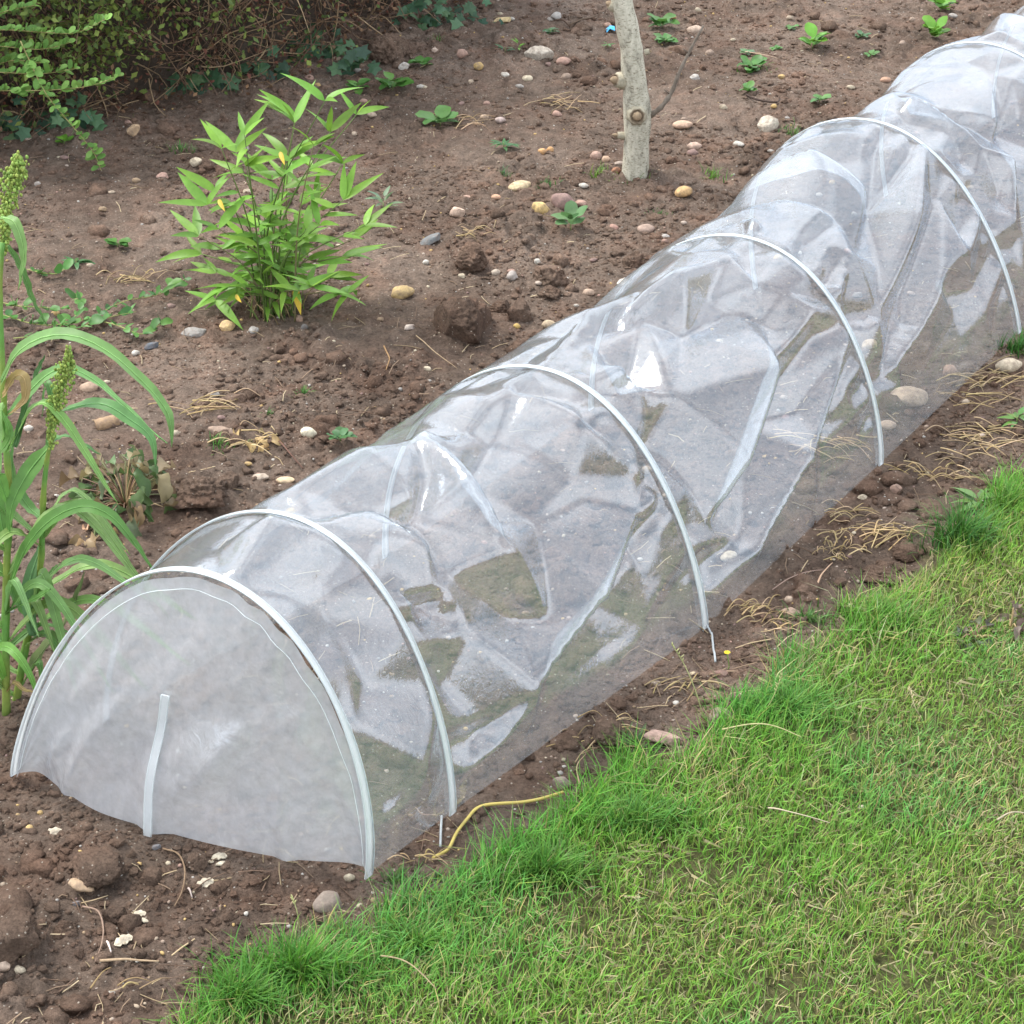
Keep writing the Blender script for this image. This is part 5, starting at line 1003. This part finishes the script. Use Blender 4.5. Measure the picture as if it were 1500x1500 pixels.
# withered weeds in the lawn
leafy('withered_weed', 'dark withered weed sprig lying in the lawn at the right', 'withered weed', 1425, 948, 42, 12, 14, WILT, [(.11, .13, .09), (.15, .14, .10)], 20, .035, 4, 1); leafy('withered_weed', 'brown curled dead leaf standing in the lawn at the right picture edge', 'withered weed', 1478, 935, 14, 16, 7, WILT, [(.20, .15, .11), (.14, .12, .09)], 26, .05, 3, 1)

# ------------------------------------------------------------------ lawn
def lawn():
    r_ = np.random.default_rng(77); n = 520000
    x = r_.uniform(-1.0, 2.1, n); y = r_.uniform(1.55, 4.3, n); sd_ = lawn_sd(x, y)
    dep = y*cos(PITCH)+CAM_H*sin(PITCH); u = 750+F_PX*x/dep; vis = (u > -80) & (u < 1700) & (y > 1.80)
    patch = vn2(x*5, y*5, 70); bare = vn2(x*9+3, y*9, 71)
    worn = np.min([np.hypot((x-wx)/rx, (y-wy)/ry) for wx, wy, rx, ry in [(*G(1000, 1290)[:2], .07, .05), (*G(1185, 1345)[:2], .05, .04), (*G(1330, 1450)[:2], .08, .05), (*G(1460, 1370)[:2], .06, .04), (*G(1230, 1100)[:2], .06, .035)]], axis=0)
    keep = (r_.random(n) < np.clip(worn*.8, .38, 1)) & (sd_+(vn2(x*12, y*12, 73)-.5)*.09 > 0) & (vis | (r_.random(n) < .45)) & (r_.random(n) < np.clip(.45+(bare-.20)*2.2, .30, .85))
    x, y, sd_, patch, bare = [a[keep] for a in (x, y, sd_, patch, bare)]; n = len(x); z = hz(x, y)-.004
    near = np.exp(-np.clip(sd_, 0, 1)/.12)
    lush = np.clip(patch*.9+near*.55-.25, 0, 1)
    H = (.020+.020*lush+.026*near*r_.random(n))*r_.uniform(.55, 1.4, n); W = r_.uniform(.0014, .0029, n)
    g1 = np.array([.215, .405, .060]); g2 = np.array([.145, .385, .050]); st = np.array([.46, .42, .20]); ol = np.array([.25, .35, .08])
    C = g1*(1-lush)[:, None]+g2*lush[:, None]; k = r_.random(n)
    cool = np.clip((vn2(x*3.3+40, y*3.3, 75)-.5)*4, 0, 1)[:, None]; C = C*(1-cool)+C*np.array([.80, .96, 1.45])*cool; dryp = np.clip((vn2(x*7+11, y*7, 76)-.56)*6, 0, 1)
    C = np.where((k < .11*(1.2-lush)+.20*dryp)[:, None], st, C); C = np.where(((k > .70+.2*lush))[:, None], ol, C)
    C = C*r_.uniform(.62, 1.35, (n, 1))*np.stack([r_.uniform(.85, 1.2, n), np.ones(n), r_.uniform(.8, 1.2, n)], 1)
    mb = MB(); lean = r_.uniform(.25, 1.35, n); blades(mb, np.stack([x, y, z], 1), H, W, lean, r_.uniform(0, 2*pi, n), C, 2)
    # flat thatch between the living blades
    m = 16000; x = r_.uniform(-1.0, 2.0, m); y = r_.uniform(1.7, 4.0, m); kp = lawn_sd(x, y) > .0; x, y = x[kp], y[kp]; m = len(x); th = r_.uniform(0, 2*pi, m); l = r_.uniform(.005, .018, m); w = r_.uniform(.0004, .0008, m); z = hz(x, y)+r_.uniform(.002, .010, m)
    dx, dy = np.cos(th), np.sin(th); V = np.stack([np.stack([x-dx*l-dy*w, y-dy*l+dx*w, z], 1), np.stack([x-dx*l+dy*w, y-dy*l-dx*w, z], 1), np.stack([x+dx*l+dy*w, y+dy*l-dx*w, z+r_.uniform(-.003, .006, m)], 1), np.stack([x+dx*l-dy*w, y+dy*l+dx*w, z+.001], 1)], 1)
    mb.add(V.reshape(-1, 3), np.arange(m*4).reshape(-1, 4), None, np.repeat(np.array([[.42, .36, .20]])*r_.uniform(.45, 1.2, (m, 1)), 4, 0))
    o = obj('lawn_grass', mb.mesh('lawn_grass'), M_blade); tag(o, 'short green and straw coloured lawn grass at the lower right', 'grass', kind='stuff')
lawn()

# ------------------------------------------------------------------ young tree
tb = G(930, 264); tb[2] = hz1(tb[0], tb[1]); ty = tb[1]; tree = thing('young_tree', 'slim pale barked young tree standing in the bare soil', 'tree', tb)
def bark():
    m, t = new_mat('pale_bark'); L = t.links.new; out = nd(t, 'ShaderNodeOutputMaterial'); p = nd(t, 'ShaderNodeBsdfPrincipled', Roughness=.85); p.inputs['Specular IOR Level'].default_value = .2; geo = nd(t, 'ShaderNodeNewGeometry')
    mp = nd(t, 'ShaderNodeMapping'); mp.inputs['Scale'].default_value = (1, 1, .55); L(geo.outputs['Position'], mp.inputs['Vector'])
    n = nd(t, 'ShaderNodeTexNoise', Scale=60.0, Detail=6.0, Roughness=.7); L(mp.outputs[0], n.inputs['Vector']); r = nd(t, 'ShaderNodeValToRGB'); e = r.color_ramp.elements
    e[0].position = .30; e[0].color = (.22, .20, .16, 1); e[1].position = .66; e[1].color = (.62, .58, .47, 1); k = e.new(.47); k.color = (.47, .44, .345, 1); L(n.outputs['Fac'], r.inputs['Fac'])
    n3 = nd(t, 'ShaderNodeTexNoise', Scale=240.0, Detail=3.0); mp2 = nd(t, 'ShaderNodeMapping'); mp2.inputs['Scale'].default_value = (.5, .5, 1.6); L(geo.outputs['Position'], mp2.inputs['Vector']); L(mp2.outputs[0], n3.inputs['Vector'])
    r3 = nd(t, 'ShaderNodeValToRGB'); r3.color_ramp.elements[0].position = .32; r3.color_ramp.elements[0].color = (.45, .42, .38, 1); r3.color_ramp.elements[1].position = .46; r3.color_ramp.elements[1].color = (1, 1, 1, 1); L(n3.outputs['Fac'], r3.inputs['Fac'])
    mx = nd(t, 'ShaderNodeMix', data_type='RGBA', blend_type='MULTIPLY'); mx.inputs['Factor'].default_value = 1; L(r.outputs[0], mx.inputs['A']); L(r3.outputs[0], mx.inputs['B']); L(mx.outputs['Result'], p.inputs['Base Color'])
    b = nd(t, 'ShaderNodeBump', Strength=.5, Distance=.004); L(n.outputs['Fac'], b.inputs['Height']); L(b.outputs[0], p.inputs['Normal']); L(p.outputs[0], out.inputs['Surface']); return m
M_bark = bark()
pm = PPM(ty, .2)
tp = [(930, 268), (931, 235), (933, 205), (933, 165), (931, 130), (928, 100), (923, 60), (917, 30), (911, 0), (907, -60), (905, -160), (900, -300), (905, -480), (902, -620)]
tw = [42, 39, 37, 42, 35, 34, 32, 31, 31, 30, 29, 27, 23, 18]
Q0 = np.array([AT(u, v, ty) for u, v in tp]); Q0[0] = tb+np.array([0, 0, -.02]); Pt = spline(Q0, 90); wt = np.interp(np.linspace(0, len(tp)-1, 90), range(len(tp)), tw)/pm/2
mb = MB(); tube(mb, Pt-tb, wt, 20); V = mb.V[0]; V += (np.stack([vn3(V[:, 0]*40, V[:, 1]*40, V[:, 2]*25, 5)]*3, 1)-.5)*.004; obj('trunk', mb.mesh('trunk'), M_bark, tree)
def knot(u, v, r, dirn, depth, name='knot'):
    p = AT(u, v, ty)-tb; d, s, n = frame(dirn); mb = MB(); prof = [(1.25, -.5), (1.2, .15), (1.02, .5), (.80, .62), (.66, .42), (.60, .40), (.52, .75), (.30, .95), (.01, 1.0)]; m = 16; V = []
    for a, b in prof: V += [p+d*b*depth+(s*cos(2*pi*k/m)+n*sin(2*pi*k/m))*a*r*(1+.08*sin(k*3+a*5)) for k in range(m)]
    mb.add(V, [(i*m+k, i*m+(k+1) % m, (i+1)*m+(k+1) % m, (i+1)*m+k) for i in range(len(prof)-1) for k in range(m)], None, np.repeat(np.array([(.38, .34, .25)]*3+[(.20, .15, .10)]*3+[(.30, .22, .14)]*3), m, 0)); o = obj(name, mb.mesh(name), M_twig, tree); return o
k1 = knot(932, 163, .021, (0, -1, .1), .022); k1.location = (0, -.030, 0); k2 = knot(911, 118, .017, (-1, -.5, .25), .034); k3 = knot(914, 199, .008, (-1, -.3, .2), .034); knot(898, 8, .012, (-1, -.2, .5), .02); knot(948, 76, .006, (1, -.2, .3), .012)
mb = MB(); P = spline([AT(952, 170, ty), AT(970, 155, ty-.02), AT(985, 132, ty-.02), AT(994, 108, ty-.03), AT(1010, 75, ty-.03), AT(1030, 38, ty-.04)], 24); tube(mb, P-tb, np.linspace(.0075, .003, 24)*(1+.18*np.sin(np.arange(24)*2.1)), 7, (.21, .175, .14))
for k in (8, 13, 18): tube(mb, [P[k]-tb, P[k]-tb+np.array([random.uniform(-.02, .02), -.004, .014])], [.003, .001], 5, (.17, .13, .1))
br = obj('branch', mb.mesh('branch'), M_twig, tree); br['label'] = 'bare dark side twig'
mb = MB(); cr = MB(); rr = np.random.default_rng(9); top = Pt[-1]-tb       # limbs and crown above the picture
for k in range(9):
    i = 66+k*2; s = Pt[min(i, 89)]-tb; a = k*2.4; e = s+np.array([cos(a)*.42, sin(a)*.42, .38+.02*k]); L0 = spline([s, s*.55+e*.45+np.array([0, 0, .05]), e], 12); tube(mb, L0, np.linspace(.011, .003, 12), 6, (.25, .21, .16))
    for q in range(60):
        c = L0[rr.integers(4, 12)]+rr.normal(0, .11, 3); d = rr.normal(size=3); d /= np.linalg.norm(d); s2 = np.cross(d, rr.normal(size=3)); s2 /= np.linalg.norm(s2); l = rr.uniform(.03, .055)
        cr.add([c, c+d*l*.5+s2*l*.28, c+d*l, c+d*l*.5-s2*l*.28], [(0, 1, 2, 3)], None, np.array((.07, .15, .035))*rr.uniform(.7, 1.4))
obj('limbs', mb.mesh('limbs'), M_twig, tree); cwn = obj('crown', cr.mesh('crown', False), M_foliage, tree); cwn['kind'] = 'stuff'

# ------------------------------------------------------------------ hedge, ivy and arching shrub
hb_px = [(-160, 250), (0, 205), (110, 185), (200, 165), (330, 150), (430, 125), (520, 85), (575, 45), (640, 22), (715, 2), (760, -20)]
hb = np.array([G(u, v) for u, v in hb_px]); hs = spline(hb, 200); h0 = G(300, 150); hedge = thing('hedge', 'dense old hedge with brown bare twigs and dull green leaves', 'hedge', h0)
tg = np.gradient(hs, axis=0); tg /= np.linalg.norm(tg, axis=1)[:, None]; inn = np.stack([-tg[:, 1], tg[:, 0], 0*tg[:, 0]], 1); inn = np.where(inn[:, 1:2] < 0, -inn, inn)
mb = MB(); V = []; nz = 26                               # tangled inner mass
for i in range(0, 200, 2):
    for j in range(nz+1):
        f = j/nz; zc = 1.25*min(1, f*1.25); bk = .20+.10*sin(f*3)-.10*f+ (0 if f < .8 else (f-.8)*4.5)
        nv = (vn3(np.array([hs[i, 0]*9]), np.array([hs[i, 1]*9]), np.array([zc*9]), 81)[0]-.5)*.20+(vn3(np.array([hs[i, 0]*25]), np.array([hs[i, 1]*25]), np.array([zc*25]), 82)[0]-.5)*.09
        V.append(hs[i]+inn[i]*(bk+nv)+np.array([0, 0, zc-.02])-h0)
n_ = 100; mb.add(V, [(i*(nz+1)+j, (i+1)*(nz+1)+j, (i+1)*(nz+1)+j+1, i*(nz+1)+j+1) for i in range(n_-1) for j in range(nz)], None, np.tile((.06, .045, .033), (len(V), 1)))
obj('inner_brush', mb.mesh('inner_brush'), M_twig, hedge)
rr = np.random.default_rng(31); tw_ = MB(); fo = MB(); dead = MB()
for k in range(1700):
    i = rr.integers(0, 200); z = rr.random()*(.45 if rr.random() < .75 else 1.0); p = hs[i]+inn[i]*(rr.uniform(.0, .22)+.02-.05*z)+np.array([0, 0, z]); d = np.array([rr.normal(0, .6), rr.normal(-.25, .5), rr.normal(.1, .7)]); d /= np.linalg.norm(d); l = rr.uniform(.06, .26)
    e = p+d*l; e[2] = max(e[2], .01); m_ = (p+e)/2+rr.normal(0, .02, 3); m_[2] = max(m_[2], .01); tube(tw_, spline([p, m_, e], 5)-h0, np.linspace(rr.uniform(.0012, .0034), .0008, 5), 3, np.array(random.choice([(.17, .10, .065), (.25, .16, .095), (.12, .08, .055), (.34, .24, .14)])), False)
def many(mb, n, cols, zr, ir, size, out=(-.04, .16), weight=None):
    for k in range(n):
        i = rr.integers(*ir); z = rr.uniform(*zr); c = hs[i]+inn[i]*rr.uniform(*out)+np.array([0, 0, z])+rr.normal(0, .01, 3); c[2] = max(c[2], .012); d = rr.normal(size=3); d[1] -= .4; d /= np.linalg.norm(d); s = np.cross(d, rr.normal(size=3)); s /= np.linalg.norm(s); l = size*rr.uniform(.6, 1.3)
        if weight is not None and rr.random() > weight(i, z): continue
        mb.add(np.array([c, c+d*l*.5+s*l*.30, c+d*l, c+d*l*.5-s*l*.30])-h0, [(0, 1, 2, 3)], None, np.array(cols[rr.integers(len(cols))])*rr.uniform(.6, 1.4))
many(dead, 5200, [(.17, .095, .055), (.11, .065, .045), (.22, .13, .07), (.15, .06, .04)], (.0, .55), (0, 200), .016)
many(fo, 15000, [(.15, .20, .05), (.20, .25, .06), (.10, .15, .04)], (.04, .75), (0, 130), .022, (-.12, .06), lambda i, z: np.clip((z-.05-.0014*max(0, i-10))*6.0, 0.07, 1)*(1 if i < 62 else .35)*(vn2(np.array([i*.16]), np.array([z*14.]), 95)[0] > .36))
many(fo, 2600, [(.09, .14, .04), (.12, .17, .05)], (.05, .9), (60, 200), .018, (-.05, .12), lambda i, z: np.clip(z*2.5, .08, 1))
for nm, m_, mt in (('twigs', tw_, M_twig), ('dead_foliage', dead, M_foliage), ('foliage', fo, M_foliage)):
    o = obj(nm, m_.mesh(nm, nm == 'twigs'), mt, hedge); o['kind'] = 'stuff'
IV = [(.06, .13, .065), (.08, .165, .08), (.05, .105, .06), (.10, .19, .085)]
def ivy(u, v, ru, rv, n, label, zmax=.22):
    g = G(u, v+rv*.6); g[2] = hz1(g[0], g[1]); t = thing('ivy', label, 'ivy', g); mb = MB()
    for k in range(n):
        p = AT(u+random.gauss(0, .6)*ru, v+random.gauss(0, .6)*rv, g[1]+random.uniform(-.07, .03)); p[2] = max(p[2], hz1(p[0], p[1])+.012)
        d = np.array([random.gauss(0, .6), -.5, random.gauss(-.5, .4)]); put_leaf(random.choice(IVY), t, g, p, d, random.uniform(.028, .046), 1.0, (random.gauss(0, .3), -1, .8), vary(random.choice(IV), .2))
        if k % 3 == 0: tube(mb, spline([np.zeros(3), (p-g)*.5+np.array([0, .02, .01]), p-g], 5), .0012, 4, (.14, .1, .06))
    obj('stem', mb.mesh('stem'), M_stem, t); return t
ivy(30, 175, 55, 32, 34, 'dark ivy patch at the foot of the hedge, at the left picture edge'); ivy(115, 168, 40, 30, 22, 'dark ivy patch under the trailing green branch'); ivy(300, 122, 60, 22, 26, 'ivy at the hedge foot right of the grey feather'); ivy(390, 100, 40, 22, 14, 'ivy on the hedge above the bamboo'); ivy(470, 62, 50, 26, 34, 'ivy on the hedge between bamboo and soil clod'); ivy(515, 92, 26, 22, 22, 'ivy trailing down to the ground left of the soil clod'); ivy(640, 20, 60, 22, 36, 'ivy at the right end of the hedge'); ivy(430, 20, 60, 20, 16, 'scattered ivy high on the hedge')
sr = G(-150, 330); sr[2] = hz1(sr[0], sr[1]); shrub = thing('arching_shrub', 'green shrub with arching leafy shoots reaching in from the left edge', 'shrub', sr); ysh = G(0, 240)[1]
SG = [(.17, .32, .07), (.21, .37, .09), (.13, .26, .06)]; rr2 = np.random.default_rng(4)
shoots = [([(-90, 90), (-40, 55), (0, 44), (60, 47), (110, 48), (155, 28)], .0), ([(-90, 100), (-30, 72), (0, 68), (60, 72), (104, 62)], .02), ([(-80, 120), (-30, 108), (0, 106), (60, 108), (114, 100)], -.03), ([(-80, 150), (-30, 135), (0, 133), (70, 132), (130, 126), (178, 110)], -.06), ([(30, 60), (62, 128), (85, 160), (115, 195), (138, 225), (150, 255)], -.10), ([(-60, 60), (0, 20), (50, 8)], .04), ([(-80, 190), (-40, 120), (10, 90), (60, 92)], .03)]
for pts, dy in shoots:
    P = spline([AT(u, v, ysh+dy) for u, v in pts], 40); P[:, 2] = np.maximum(P[:, 2], .02); lf = MB(); st_ = None
    for st, mb_, p, d, l, c in sprig(shrub, sr, P, .026, SG, .0125, r=.0018, stemc=(.34, .30, .12)):
        d = d+np.array([random.gauss(0, .25), random.gauss(0, .3), random.gauss(.1, .3)]); l = l*random.uniform(.75, 1.25)
        st_ = st; dd, s, n = frame(d, (0, -.6, 1)); prof = [(0, 0), (.3, .26), (.65, .34), (.9, .2), (1, 0)]; V = []
        for x, w in prof: V += [p-sr+dd*x*l+s*w*l+n*.12*l*w, p-sr+dd*x*l, p-sr+dd*x*l-s*w*l+n*.12*l*w]
        lf.add(V, [(i*3+q, i*3+q+1, i*3+q+4, i*3+q+3) for i in range(4) for q in range(2)], None, np.array(c)*random.uniform(.75, 1.25))
    o = obj('leaves', lf.mesh('leaves'), M_foliage, st_); o['kind'] = 'stuff'
mb = MB()
for pts, dy in shoots[:4]+shoots[5:]:
    a = AT(*pts[0], ysh+dy)-sr; tube(mb, spline([np.zeros(3), a*.5+np.array([-.05, 0, .05]), a], 10), np.linspace(.006, .002, 10), 6, (.2, .14, .09))
obj('stems', mb.mesh('stems'), M_twig, shrub)
